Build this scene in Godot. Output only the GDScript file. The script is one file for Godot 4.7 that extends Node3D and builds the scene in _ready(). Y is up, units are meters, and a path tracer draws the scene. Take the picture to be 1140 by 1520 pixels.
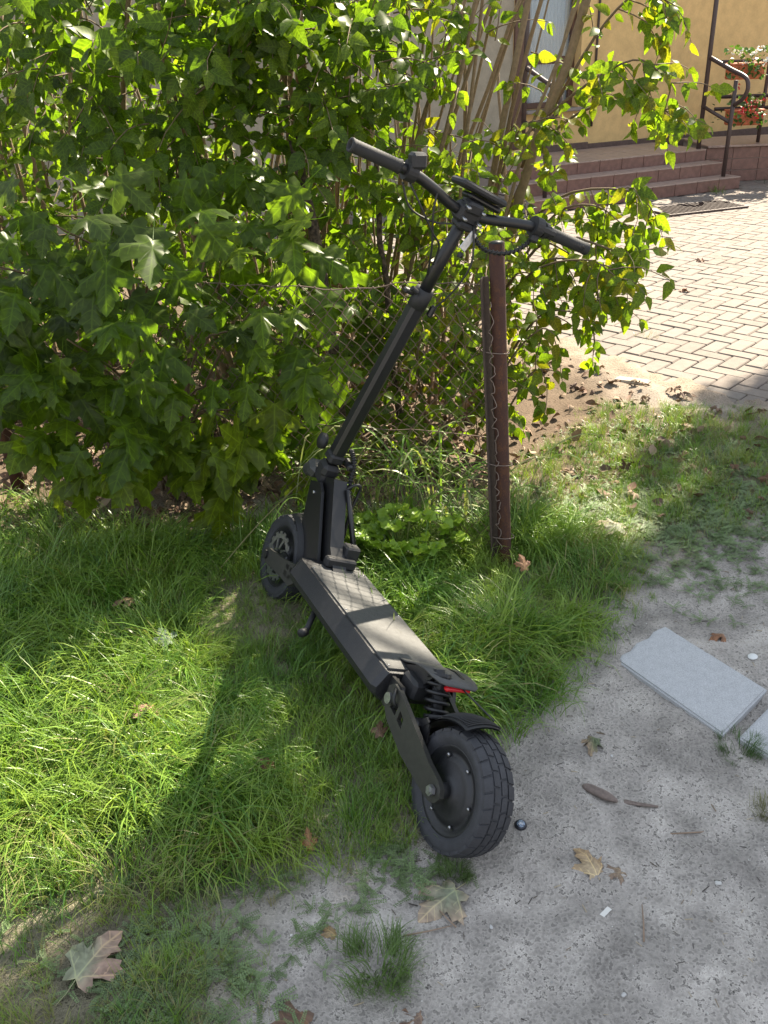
extends Node3D

# ---------------------------------------------------------------- mesh builder
class MB:
	var st := SurfaceTool.new()
	var ref = null
	var col = null
	func _init(smooth := true):
		st.begin(Mesh.PRIMITIVE_TRIANGLES)
		st.set_smooth_group(0 if smooth else -1)
	func v(p: Vector3, uv = null):
		if col != null:
			st.set_color(col)
		if uv != null:
			st.set_uv(uv)
		st.add_vertex(p)
	func tri(a: Vector3, b: Vector3, c: Vector3):
		if ref != null and (a - c).cross(a - b).dot((a + b + c) / 3.0 - ref) < 0.0:
			v(a); v(c); v(b)
		else:
			v(a); v(b); v(c)
	func quad(a: Vector3, b: Vector3, c: Vector3, d: Vector3):
		tri(a, b, c); tri(a, c, d)
	# bevelled box: centre, full size, bevel, turn
	func box(c: Vector3, s: Vector3, bev := 0.0, turn := Basis()):
		ref = c
		var h := s * 0.5
		if bev <= 0.0:
			for ax in 3:
				for sg in [-1.0, 1.0]:
					var u := (ax + 1) % 3
					var w := (ax + 2) % 3
					var q := []
					for k in [[-1, -1], [1, -1], [1, 1], [-1, 1]]:
						var p := Vector3.ZERO
						p[ax] = h[ax] * sg; p[u] = h[u] * k[0]; p[w] = h[w] * k[1]
						q.append(c + turn * p)
					quad(q[0], q[1], q[2], q[3])
			ref = null
			return
		var b := minf(bev, minf(h.x, minf(h.y, h.z)) * 0.98)
		var P := func(sx: int, sy: int, sz: int, ax: int) -> Vector3:
			var p := Vector3(sx * (h.x - b), sy * (h.y - b), sz * (h.z - b))
			p[ax] = [sx, sy, sz][ax] * h[ax]
			return c + turn * p
		for ax in 3:
			var u := (ax + 1) % 3
			var w := (ax + 2) % 3
			for sg in [-1, 1]:
				var q := []
				for k in [[-1, -1], [1, -1], [1, 1], [-1, 1]]:
					var s3 := [0, 0, 0]
					s3[ax] = sg; s3[u] = k[0]; s3[w] = k[1]
					q.append(P.call(s3[0], s3[1], s3[2], ax))
				quad(q[0], q[1], q[2], q[3])
			for a in [-1, 1]:
				for d in [-1, 1]:
					var q := []
					for k in [[-1, u], [1, u], [1, w], [-1, w]]:
						var s3 := [0, 0, 0]
						s3[u] = a; s3[w] = d; s3[ax] = k[0]
						q.append(P.call(s3[0], s3[1], s3[2], k[1]))
					quad(q[0], q[1], q[2], q[3])
		for sx in [-1, 1]:
			for sy in [-1, 1]:
				for sz in [-1, 1]:
					tri(P.call(sx, sy, sz, 0), P.call(sx, sy, sz, 1), P.call(sx, sy, sz, 2))
		ref = null
	# tube through points; radii is a number or an array
	func tube(pts: Array, radii, sides := 8, caps := true):
		var n := pts.size()
		var rings := []
		var t0: Vector3 = (pts[1] - pts[0]).normalized()
		var up := Vector3.UP if absf(t0.y) < 0.9 else Vector3.RIGHT
		var x := t0.cross(up).normalized()
		for i in n:
			var t: Vector3 = (pts[mini(i + 1, n - 1)] - pts[maxi(i - 1, 0)]).normalized()
			x = (x - t * x.dot(t)).normalized()
			var y := t.cross(x)
			var r: float = radii[i] if radii is Array else radii
			var ring := []
			for k in sides:
				var a := TAU * k / sides
				ring.append(pts[i] + (x * cos(a) + y * sin(a)) * r)
			rings.append(ring)
		for i in n - 1:
			ref = (pts[i] + pts[i + 1]) * 0.5
			for k in sides:
				var k2 := (k + 1) % sides
				quad(rings[i][k], rings[i][k2], rings[i + 1][k2], rings[i + 1][k])
		if caps:
			for e in [0, n - 1]:
				ref = pts[1] if e == 0 else pts[n - 2]
				for k in range(1, sides - 1):
					tri(rings[e][0], rings[e][k], rings[e][k + 1])
		ref = null
	# lathe: profile of Vector2(radius, along axis); axis = basis.y
	func lathe(prof: Array, o: Vector3, turn := Basis(), segs := 24):
		for i in prof.size() - 1:
			var p: Vector2 = prof[i]
			var q: Vector2 = prof[i + 1]
			for k in segs:
				var a := TAU * k / segs
				var b := TAU * (k + 1) / segs
				var A := o + turn * Vector3(cos(a) * p.x, p.y, sin(a) * p.x)
				var B := o + turn * Vector3(cos(b) * p.x, p.y, sin(b) * p.x)
				var C := o + turn * Vector3(cos(b) * q.x, q.y, sin(b) * q.x)
				var D := o + turn * Vector3(cos(a) * q.x, q.y, sin(a) * q.x)
				if p.x > 1e-6:
					tri(A, B, C)
				if q.x > 1e-6:
					tri(A, C, D)
	func cyl(a: Vector3, b: Vector3, r: float, sides := 16):
		tube([a, b], r, sides)
	# polygon in the XY plane of xf, extruded from -depth/2 to depth/2
	func prism(poly: PackedVector2Array, depth: float, xf: Transform3D):
		var idx := Geometry2D.triangulate_polygon(poly)
		var z := depth * 0.5
		var mid := Vector2.ZERO
		for p in poly:
			mid += p
		mid /= poly.size()
		for s in [-1.0, 1.0]:
			for i in range(0, idx.size(), 3):
				ref = xf * Vector3(mid.x, mid.y, 0)
				tri(xf * Vector3(poly[idx[i]].x, poly[idx[i]].y, z * s), xf * Vector3(poly[idx[i + 1]].x, poly[idx[i + 1]].y, z * s), xf * Vector3(poly[idx[i + 2]].x, poly[idx[i + 2]].y, z * s))
		ref = null
		var cw := Geometry2D.is_polygon_clockwise(poly)
		for i in poly.size():
			var a := poly[i]
			var b := poly[(i + 1) % poly.size()]
			if cw:
				var c := a; a = b; b = c
			quad(xf * Vector3(a.x, a.y, -z), xf * Vector3(a.x, a.y, z), xf * Vector3(b.x, b.y, z), xf * Vector3(b.x, b.y, -z))
	func mesh() -> ArrayMesh:
		st.generate_normals()
		return st.commit()

# ---------------------------------------------------------------- scene helpers
var taken := {}
var rng := RandomNumberGenerator.new()
var M := {}
var CAM := Vector3(0, 1.63, 0)

func numbered(n: String) -> String:
	if not taken.has(n):
		taken[n] = 0
		return n
	taken[n] += 1
	return "%s_%03d" % [n, taken[n]]

func thing(called: String, label: String, category: String, xf := Transform3D(), group := "") -> Node3D:
	var o := Node3D.new()
	o.name = numbered(called)
	add_child(o, true)
	o.transform = xf
	tag(o, label, category, group)
	return o

func tag(o: Node3D, label: String, category := "", group := ""):
	o.set_meta("label", label)
	if category:
		o.set_meta("category", category)
	if group:
		o.set_meta("group", group)

func part(called: String, mesh: Mesh, m: Material, parent: Node3D = self, xf := Transform3D()) -> MeshInstance3D:
	var o := MeshInstance3D.new()
	o.name = numbered(called) if parent == self else called
	o.mesh = mesh
	o.material_override = m
	o.transform = xf
	parent.add_child(o, true)
	return o

func single(called: String, mesh: Mesh, m: Material, label: String, category: String, xf := Transform3D(), group := "") -> MeshInstance3D:
	var o := part(called, mesh, m, self, xf)
	tag(o, label, category, group)
	return o

func many(called: String, mesh: Mesh, m: Material, xfs: Array, cols: Array, parent: Node3D = self) -> MultiMeshInstance3D:
	var mm := MultiMesh.new()
	mm.transform_format = MultiMesh.TRANSFORM_3D
	mm.use_colors = true
	mm.mesh = mesh
	mm.instance_count = xfs.size()
	for i in xfs.size():
		mm.set_instance_transform(i, xfs[i])
		mm.set_instance_color(i, cols[i])
	var o := MultiMeshInstance3D.new()
	o.name = numbered(called) if parent == self else called
	o.multimesh = mm
	o.material_override = m
	o.set_meta("kind", "stuff")
	parent.add_child(o, true)
	return o

func lin(r: float, g: float, b: float) -> Color:
	return Color(r, g, b).linear_to_srgb()

func mat(c: Color, rough := 0.7, metal := 0.0) -> StandardMaterial3D:
	var m := StandardMaterial3D.new()
	m.albedo_color = c.linear_to_srgb()
	m.roughness = rough
	m.metallic = metal
	return m

func noise_img(sz: int, freq: float, oct: int, sd: int, kind := FastNoiseLite.TYPE_SIMPLEX_SMOOTH) -> PackedByteArray:
	var n := FastNoiseLite.new()
	n.noise_type = kind
	n.seed = sd
	n.frequency = freq
	n.fractal_octaves = oct
	n.fractal_type = FastNoiseLite.FRACTAL_FBM if oct > 1 else FastNoiseLite.FRACTAL_NONE
	var im := n.get_seamless_image(sz, sz)
	im.convert(Image.FORMAT_L8)
	return im.get_data()

func tex_rgb(sz: int, f: Callable) -> ImageTexture:
	var d := PackedByteArray()
	d.resize(sz * sz * 3)
	for i in sz * sz:
		var c: Vector3 = f.call(i)
		d[i * 3] = clampi(int(c.x * 255.0), 0, 255)
		d[i * 3 + 1] = clampi(int(c.y * 255.0), 0, 255)
		d[i * 3 + 2] = clampi(int(c.z * 255.0), 0, 255)
	return ImageTexture.create_from_image(Image.create_from_data(sz, sz, false, Image.FORMAT_RGB8, d))

func tex_l(sz: int, d: PackedByteArray) -> ImageTexture:
	return ImageTexture.create_from_image(Image.create_from_data(sz, sz, false, Image.FORMAT_L8, d))

# wear: mottled colour + fine bump, mapped by object axes
func worn(c: Color, rough: float, metal: float, amount: float, scale: float, bump := 0.0, world := false) -> StandardMaterial3D:
	var m := mat(c, rough, metal)
	m.albedo_texture = M.tex_soft if amount < 0.2 else M.tex_mottle if amount < 0.5 else M.tex_grime
	m.uv1_triplanar = true
	m.uv1_world_triplanar = world
	m.uv1_scale = Vector3.ONE * scale
	if bump > 0.0:
		m.heightmap_enabled = true
		m.heightmap_texture = M.tex_bump
		m.heightmap_scale = bump
	return m

func smooth01(a: float, b: float, x: float) -> float:
	var t := clampf((x - a) / (b - a), 0, 1)
	return t * t * (3 - 2 * t)

func poly_sd(p: Vector2, poly: PackedVector2Array) -> float:   # > 0 inside
	var d := 1e9
	for i in poly.size():
		d = minf(d, p.distance_to(Geometry2D.get_closest_point_to_segment(p, poly[i], poly[(i + 1) % poly.size()])))
	return d if Geometry2D.is_point_in_polygon(p, poly) else -d

func curve_pts(pts: Array, n: int) -> Array:     # Catmull-Rom through pts
	var out := []
	var m := pts.size() - 1
	for i in n + 1:
		var t := float(i) / n * m
		var k := mini(int(t), m - 1)
		var f := t - k
		var a: Vector3 = pts[maxi(k - 1, 0)]
		var b: Vector3 = pts[k]
		var c: Vector3 = pts[k + 1]
		var d: Vector3 = pts[mini(k + 2, m)]
		out.append(0.5 * (2.0 * b + (c - a) * f + (2.0 * a - 5.0 * b + 4.0 * c - d) * f * f + (3.0 * b - a - 3.0 * c + d) * f * f * f))
	return out

func taper(a: float, b: float, n: int) -> Array:
	var r := []
	for i in n + 1:
		r.append(lerpf(a, b, float(i) / n))
	return r

func rv(s := 1.0) -> Vector3:
	return Vector3(rng.randfn(), rng.randfn(), rng.randfn()) * s

func facing(y: Vector3, z: Vector3) -> Basis:    # +Y along y, +Z near z
	y = y.normalized()
	var x := y.cross(z)
	if x.length() < 1e-4:
		x = y.cross(Vector3.RIGHT)
	x = x.normalized()
	return Basis(x, y, x.cross(y))

func in_view(p: Vector3) -> bool:
	var q := cam_inv * p
	return q.z < -0.1 and absf(q.x / -q.z) < 0.445 and absf(q.y / -q.z) < 0.585

var cam_inv := Transform3D()

# ---------------------------------------------------------------- materials
func make_materials():
	var a := noise_img(512, 0.012, 5, 11)
	var b := noise_img(512, 0.07, 3, 12)
	var c := noise_img(512, 0.22, 2, 13)
	M.tex_mottle = tex_rgb(512, func(i): return Vector3.ONE * (0.72 + 0.2 * a[i] / 255.0 + 0.14 * b[i] / 255.0 + 0.1 * (c[i] / 255.0 - 0.5)))
	M.tex_grime = tex_rgb(512, func(i):
		var g := 0.45 + 0.65 * smooth01(80, 190, a[i]) * (0.65 + 0.35 * b[i] / 255.0) + 0.25 * (c[i] / 255.0 - 0.5)
		return Vector3(g * 1.02, g, g * 0.96))
	M.tex_soft = tex_rgb(512, func(i): return Vector3.ONE * (0.9 + 0.1 * (a[i] / 255.0 - 0.5) + 0.05 * (b[i] / 255.0 - 0.5) + 0.05 * (c[i] / 255.0 - 0.5)))
	M.tex_bump = tex_l(512, c)
	# rust: red brown paint that flakes to orange rust
	M.tex_rust = tex_rgb(512, func(i):
		var k := smooth01(120, 165, a[i] * 0.6 + b[i] * 0.4)
		var f := 0.8 + 0.4 * (c[i] / 255.0 - 0.5)
		return Vector3(0.31, 0.19, 0.155).lerp(Vector3(0.4, 0.25, 0.155), k) * f)
	# dry sandy earth with dark crumbs and pale grains
	var s1 := noise_img(1024, 0.006, 5, 21)
	var s2 := noise_img(1024, 0.05, 4, 22)
	var s3 := noise_img(1024, 0.19, 2, 23)
	var s4 := noise_img(1024, 0.09, 2, 24, FastNoiseLite.TYPE_CELLULAR)
	M.tex_sand = tex_rgb(1024, func(i):
		var g := 0.68 + 0.2 * (s1[i] / 255.0 - 0.5) + 0.3 * (s2[i] / 255.0 - 0.5)
		g *= 1.0 - 0.5 * smooth01(150, 190, s3[i]) * smooth01(100, 160, s2[i]) * smooth01(95, 160, s1[i])
		g *= 1.0 - 0.3 * smooth01(150, 185, s2[i])
		g += 0.08 * smooth01(175, 205, s3[i] * 0.6 + s4[i] * 0.4)
		return Vector3(g * 1.02, g, g * 0.97))
	var h := PackedByteArray()
	h.resize(1024 * 1024)
	for i in 1024 * 1024:
		h[i] = clampi(int(0.5 * s2[i] + 0.35 * s3[i] + 0.15 * s4[i]), 0, 255)
	M.tex_sand_h = tex_l(1024, h)
	var g := StandardMaterial3D.new()
	g.albedo_texture = M.tex_sand
	g.vertex_color_use_as_albedo = true
	g.uv1_triplanar = true
	g.uv1_world_triplanar = true
	g.uv1_scale = Vector3.ONE * 1.13
	g.roughness = 0.95
	g.metallic_specular = 0.2
	g.heightmap_enabled = true
	g.heightmap_texture = M.tex_sand_h
	g.heightmap_scale = 0.7
	M.ground = g
	# leaves: veins lighter than the blade
	var vein := func(veins: Array, sd: int) -> ImageTexture:
		var nz := noise_img(128, 0.05, 3, sd)
		return tex_rgb(128, func(i):
			var p := Vector2((i % 128 + 0.5) / 128.0 - 0.5, 1.0 - (i / 128 + 0.5) / 128.0)
			var d := 1.0
			for s in veins:
				d = minf(d, p.distance_to(Geometry2D.get_closest_point_to_segment(p, s[0], s[1])) / s[2])
			var k := 1.0 - smooth01(0.4, 1.0, d)
			var q := 0.62 + 0.22 * nz[i] / 255.0
			return Vector3(q, q, q).lerp(Vector3(0.98, 0.98, 0.9), k * 0.75))
	var mv := [[Vector2(0, 0), Vector2(0, 1), 0.014]]
	for s in [-1.0, 1.0]:
		mv.append([Vector2(0, 0.02), Vector2(0.47 * s, 0.47), 0.013])
		mv.append([Vector2(0, 0.02), Vector2(0.22 * s, -0.02), 0.012])
		for k in 3:
			mv.append([Vector2(0, 0.4 + 0.17 * k), Vector2(0.1 * s * (1.5 - 0.3 * k), 0.58 + 0.15 * k), 0.007])
			mv.append([Vector2(0.13 + 0.1 * k, 0.15 + 0.1 * k) * Vector2(s, 1), Vector2(0.15 + 0.1 * k, 0.3 + 0.1 * k) * Vector2(s, 1), 0.006])
	M.tex_maple = vein.call(mv, 31)
	var ov := [[Vector2(0, 0), Vector2(0, 1), 0.02]]
	for s in [-1.0, 1.0]:
		for k in 5:
			ov.append([Vector2(0, 0.08 + 0.15 * k), Vector2(0.34 * s, 0.3 + 0.16 * k), 0.012])
	M.tex_ovate = vein.call(ov, 32)
	M.black_paint = worn(Color(0.011, 0.011, 0.0125), 0.42, 0.0, 0.3, 6.0)
	M.black_matt = worn(Color(0.016, 0.016, 0.018), 0.62, 0.0, 0.3, 8.0)
	M.rubber = worn(Color(0.04, 0.041, 0.048), 0.72, 0.0, 0.3, 5.0, 0.05)
	M.grip_rubber = worn(Color(0.02, 0.02, 0.021), 0.75, 0.0, 0.3, 9.0, 0.04)
	M.deck_mat = worn(Color(0.075, 0.075, 0.074), 0.55, 0.0, 0.3, 7.0, 0.06)
	M.side_metal = worn(Color(0.024, 0.024, 0.027), 0.42, 0.1, 0.3, 14.0, 0.03)
	M.arm_paint = worn(Color(0.034, 0.033, 0.028), 0.5, 0.0, 0.3, 8.0)
	M.steel = worn(Color(0.45, 0.45, 0.46), 0.35, 0.9, 0.3, 10.0)
	M.red_lens = mat(Color(0.5, 0.008, 0.015), 0.2)
	M.screen = mat(Color(0.008, 0.008, 0.009), 0.12)
	M.cable = mat(Color(0.012, 0.012, 0.012), 0.5)
	var rust := mat(Color(1, 1, 1), 0.8)
	rust.albedo_texture = M.tex_rust
	rust.uv1_triplanar = true
	rust.uv1_scale = Vector3(5, 2.2, 5)
	rust.heightmap_enabled = true
	rust.heightmap_texture = M.tex_bump
	rust.heightmap_scale = 0.06
	M.rust = rust
	M.old_iron = worn(Color(0.085, 0.06, 0.045), 0.85, 0.0, 0.3, 8.0, 0.08)
	M.wire = mat(Color(0.13, 0.09, 0.065), 0.6, 0.3)
	M.tie = mat(Color(0.19, 0.145, 0.12), 0.6, 0.3)
	M.tex_concrete = tex_rgb(512, func(i): return Vector3.ONE * (0.82 + 0.32 * (c[i] / 255.0 - 0.5) + 0.14 * (b[i] / 255.0 - 0.5) + 0.06 * (a[i] / 255.0 - 0.5)))
	M.concrete = worn(Color(0.62, 0.625, 0.635), 0.92, 0.0, 0.3, 4.5, 0.1, true)
	M.concrete.albedo_texture = M.tex_concrete
	M.bark = worn(Color(0.27, 0.19, 0.105), 0.9, 0.0, 0.3, 6.0, 0.25)
	M.bark_dark = worn(Color(0.14, 0.1, 0.07), 0.9, 0.0, 0.9, 6.0, 0.3)
	M.twig = mat(Color(0.13, 0.09, 0.05), 0.85)
	M.green_stem = mat(Color(0.16, 0.19, 0.05), 0.7)
	M.leafs = {}

# leaf material of one tint (linear), shared
func leaf_mat(tint: Color, tex: String, thin := 1.0, rough := 0.38) -> StandardMaterial3D:
	var key := "%s%s%s%s" % [tint, tex, thin, rough]
	if not M.leafs.has(key):
		var m := mat(tint, rough)
		m.vertex_color_use_as_albedo = true
		if tex:
			m.albedo_texture = M[tex]
		m.backlight_enabled = thin > 0.0
		m.backlight = Color(0.92, 1.0, 0.3).linear_to_srgb() * thin
		m.metallic_specular = 0.5
		m.cull_mode = BaseMaterial3D.CULL_DISABLED
		M.leafs[key] = m
	return M.leafs[key]

# ---------------------------------------------------------------- leaf shapes, one unit long along +Y, upper side +Z
func ovate_leaf(curl: float, fold: float, wide := 0.3, twist := 0.0) -> ArrayMesh:
	var m := MB.new()
	m.col = Color(1, 1, 1)
	var T := [0.0, 0.1, 0.32, 0.62, 0.86, 1.0]
	var W := [0.0, 0.55, 1.0, 0.8, 0.34, 0.0]
	var P := func(i: int, s: float) -> Array:
		var x: float = W[i] * wide * s
		var t: float = T[i]
		var z: float = absf(x) * fold - curl * t * t + 0.03 * sin(t * 9.0 + s * 2.0) * absf(s) + twist * x * t
		return [Vector3(x, t * (1.0 - 0.12 * absf(curl)), z), Vector2(x + 0.5, 1.0 - t)]
	var F := func(a, b, c):
		m.v(a[0], a[1]); m.v(b[0], b[1]); m.v(c[0], c[1])
	for i in 5:
		for s in [-1.0, 1.0]:
			var a = P.call(i, 0.0)
			var b = P.call(i + 1, 0.0)
			var c = P.call(i + 1, s)
			var d = P.call(i, s)
			if W[i + 1] > 0.0:
				if s > 0: F.call(a, b, c)
				else: F.call(a, c, b)
			if W[i] > 0.0:
				var e = c if W[i + 1] > 0.0 else b
				if s > 0: F.call(a, e, d)
				else: F.call(a, d, e)
	return m.mesh()

const MAPLE := [[0.0, 0.0], [0.12, -0.07], [0.3, -0.08], [0.34, 0.04], [0.26, 0.13], [0.4, 0.2], [0.58, 0.24], [0.56, 0.34], [0.72, 0.46], [0.54, 0.47], [0.5, 0.56], [0.36, 0.5], [0.24, 0.46], [0.22, 0.58], [0.3, 0.71], [0.18, 0.74], [0.15, 0.85], [0.0, 1.0]]

func maple_leaf(curl: float, wave: float, ph: float, petiole := 0.0, crumple := 0.0, inner := Color(1, 1, 1), outer := Color(1, 1, 1), split := 0.0) -> ArrayMesh:
	var m := MB.new()
	m.col = Color(1, 1, 1)
	var Z := func(p: Vector2) -> Vector3:
		var q := p - Vector2(0, 0.2)
		var r := q.length()
		var a := q.angle()
		var z := -curl * r * r + wave * r * sin(5.0 * a + ph) + crumple * r * sin(9.0 * p.x + ph) * cos(8.0 * p.y + ph * 2.0)
		return Vector3(p.x * (1.0 - 0.25 * absf(curl)), p.y, z)
	var pts := []
	for q in MAPLE:
		pts.append(Vector2(q[0] * 0.92, q[1]))
	for i in range(MAPLE.size() - 2, 0, -1):
		pts.append(Vector2(-MAPLE[i][0] * 0.92, MAPLE[i][1]))
	var o := Vector2(0, 0.2)
	var uv := func(p: Vector2) -> Vector2: return Vector2(clampf(p.x * 0.65 + 0.5, 0.01, 0.99), clampf(1.0 - p.y, 0.01, 0.99))
	for i in pts.size():
		var a: Vector2 = pts[i]
		var b: Vector2 = pts[(i + 1) % pts.size()]
		var a2 := o.lerp(a, 0.5)
		var b2 := o.lerp(b, 0.5)
		for t in [[o, b2, a2], [a2, b2, b], [a2, b, a]]:
			for p in t:
				m.col = inner.lerp(outer, smooth01(0.12, 0.55, p.distance_to(o) + split * p.x))
				m.v(Z.call(p), uv.call(p))
	if petiole > 0.0:
		m.tube([Vector3(0, 0.0, 0), Vector3(0, -petiole * 0.5, -0.03), Vector3(0, -petiole, 0.0)], 0.009, 3, false)
	return m.mesh()

func blade_tuft(n: int, lean: float, sd: int, wide := 0.013, spread := 0.13) -> ArrayMesh:
	var r := RandomNumberGenerator.new()
	r.seed = sd
	var m := MB.new()
	for i in n:
		var a := r.randf_range(-1.4, 1.4) if lean > 0.45 else r.randf() * TAU
		var dir := Vector3(sin(a), 0, cos(a))
		var side := Vector3(dir.z, 0, -dir.x).rotated(Vector3.UP, r.randf_range(-0.6, 0.6))
		var base := Vector3(r.randfn(), 0, r.randfn()) * spread
		var len := r.randf_range(0.55, 1.0)
		var ln := lean * r.randf_range(0.5, 1.35)
		var w := wide * r.randf_range(0.5, 1.3)
		var tone := r.randf_range(0.8, 1.2)
		var dry := r.randf() < 0.11
		var p := base
		var ang := r.randf_range(0.05, 0.3)
		var prev_l := Vector3.ZERO
		var prev_r := Vector3.ZERO
		var S := 5
		for k in S + 1:
			var t := float(k) / S
			var ww := w * (1.0 - t * t) if k < S else 0.0
			var c := Color(0.95, 0.95, 0.75).lerp(Color(1, 1, 1), minf(1.0, t * 2.5)) * tone
			if dry:
				c = Color(2.4, 1.5, 1.6) * tone
			c.a = 1.0
			m.col = c
			var L := p - side * ww
			var R := p + side * ww
			if k > 0:
				m.v(prev_l); m.v(L); m.v(R)
				if k < S or true:
					m.v(prev_l); m.v(R); m.v(prev_r)
			prev_l = L; prev_r = R
			ang += ln * (0.25 + 0.35 * t)
			p += (Vector3.UP * cos(ang) + dir * sin(ang)) * (len / S)
			if p.y < 0.015: p.y = 0.015
	return m.mesh()

func creeper(sd: int) -> ArrayMesh:      # flat little sprigs of ground cover
	var r := RandomNumberGenerator.new()
	r.seed = sd
	var m := MB.new()
	for i in 5:
		var a := r.randf() * TAU
		var dir := Vector3(sin(a), r.randf_range(0.05, 0.5), cos(a)).normalized()
		var n := 9
		for k in n:
			var t := (k + 1.0) / n
			var p := dir * t + Vector3(0, 0.12 - 0.1 * t * t, 0)
			for s in [-1.0, 1.0]:
				var o: Vector3 = (Vector3(dir.z, 0.25, -dir.x) * s + dir * 0.6 + Vector3(0, r.randf_range(-0.2, 0.4), 0)).normalized() * 0.17 * (1.15 - 0.5 * t)
				var w := o.cross(Vector3.UP).normalized() * 0.045
				m.col = Color(1, 1, 1) * r.randf_range(0.75, 1.25)
				m.v(p); m.v(p + o * 0.5 + w); m.v(p + o)
				m.v(p); m.v(p + o); m.v(p + o * 0.5 - w)
	return m.mesh()

# ---------------------------------------------------------------- the ground
var grass_poly := PackedVector2Array([Vector2(-0.25, -0.9), Vector2(-0.292, -1.238), Vector2(-0.201, -1.34), Vector2(-0.02, -1.42), Vector2(0.12, -1.46), Vector2(0.2, -1.6), Vector2(0.26, -1.76), Vector2(0.4, -1.86), Vector2(0.59, -2.1), Vector2(0.957, -2.57), Vector2(1.386, -2.86), Vector2(2.6, -3.0), Vector2(2.6, -3.55), Vector2(1.85, -3.82), Vector2(1.5, -4.0), Vector2(1.05, -4.1), Vector2(0.8, -3.75), Vector2(0.5, -3.45), Vector2(0.2, -3.1), Vector2(-0.3, -2.95), Vector2(-0.8, -3.0), Vector2(-1.3, -3.25), Vector2(-2.6, -3.4), Vector2(-2.6, -0.4), Vector2(-0.3, -0.4)])
var yard_poly := PackedVector2Array([Vector2(8, -3.6), Vector2(2.6, -3.72), Vector2(1.72, -3.95), Vector2(1.3, -4.5), Vector2(1.0, -5.1), Vector2(0.3, -5.9), Vector2(-1.5, -7.4), Vector2(-3.5, -9.0), Vector2(-4.5, -13), Vector2(12, -13)])
var nz := FastNoiseLite.new()
var nz2 := FastNoiseLite.new()

const SLAB_BURIED := [Vector2(0.63, -2.07), Vector2(0.69, -2.15), Vector2(0.755, -2.2), Vector2(0.835, -2.25), Vector2(1.035, -1.935)]

func gh(x: float, z: float) -> float:
	var h := 0.015 * nz.get_noise_2d(x * 2.2, z * 2.2) + 0.007 * nz.get_noise_2d(x * 9.0 + 40, z * 9.0) + 0.005 * nz.get_noise_2d(x * 30.0, z * 40.0 + 9)
	var p := Vector2(x, z)
	if z < -1.75 and z > -2.5 and x > 0.5 and x < 1.3:
		var d := 9.0
		for i in SLAB_BURIED.size() - 1:
			d = minf(d, p.distance_to(Geometry2D.get_closest_point_to_segment(p, SLAB_BURIED[i], SLAB_BURIED[i + 1])))
		h += 0.012 * smooth01(0.05, 0.0, d + 0.04 * nz.get_noise_2d(x * 16.0, z * 16.0))
	if z > -4.6 and absf(x) < 2.8:
		h += 0.018 * smooth01(-0.05, 0.12, poly_sd(p, grass_poly))
	if z < -3.2:
		var d := poly_sd(p, yard_poly) + 0.16 * nz.get_noise_2d(x * 5.0, z * 5.0 + 77)
		h = lerpf(h + 0.016 * smooth01(-0.5, 0.0, d), -0.06, smooth01(0.0, 0.34, d))
	return h

func lines(fine_a: float, fine_b: float, step: float, far: Array) -> Array:
	var out := []
	for f in far:
		if f < fine_a: out.append(f)
	var x := fine_a
	while x < fine_b:
		out.append(x)
		x += step
	out.append(fine_b)
	for f in far:
		if f > fine_b: out.append(f)
	return out

func build_ground():
	nz.seed = 5
	nz.frequency = 1.0
	nz.fractal_octaves = 3
	nz2.seed = 8
	nz2.frequency = 1.0
	var X := lines(-2.5, 3.3, 0.03, [-400, -120, -40, -15, -7, -4, -3, 4, 5, 7, 15, 40, 120, 400])
	var Z := lines(-6.4, -0.7, 0.03, [-400, -120, -40, -18, -12, -9, -7.5, -0.3, 0.4, 1.5, 4, 10, 40, 120, 400])
	var st := SurfaceTool.new()
	st.begin(Mesh.PRIMITIVE_TRIANGLES)
	var sand := Color(0.76, 0.725, 0.7)
	var soil := Color(0.3, 0.28, 0.18)
	var dust := Color(0.62, 0.52, 0.43)
	for z in Z:
		for x in X:
			var p := Vector2(x, z)
			var n := nz.get_noise_2d(x * 3.0, z * 3.0)
			var c := sand
			c = c * (1.08 + 0.3 * n + 0.22 * nz.get_noise_2d(x * 12.0, z * 12.0))
			if z > -5.0 and absf(x) < 3.0:
				c = c.lerp(soil, 0.85 * smooth01(-0.04, 0.2, poly_sd(p, grass_poly) + 0.1 * n))
			if z < -2.6:
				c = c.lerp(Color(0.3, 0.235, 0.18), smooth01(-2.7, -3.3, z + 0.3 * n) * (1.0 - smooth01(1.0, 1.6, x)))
			if z < -3.2:
				c = c.lerp(dust, smooth01(-0.5, 0.1, poly_sd(p, yard_poly) + 0.2 * n))
			c.a = 1.0
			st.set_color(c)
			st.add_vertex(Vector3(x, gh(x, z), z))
	var w := X.size()
	for j in Z.size() - 1:
		for i in w - 1:
			var k := j * w + i
			for q in [k, k + 1, k + w, k + 1, k + w + 1, k + w]:
				st.add_index(q)
	st.generate_normals()
	part("ground", st.commit(), M.ground).set_meta("kind", "structure")

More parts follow.
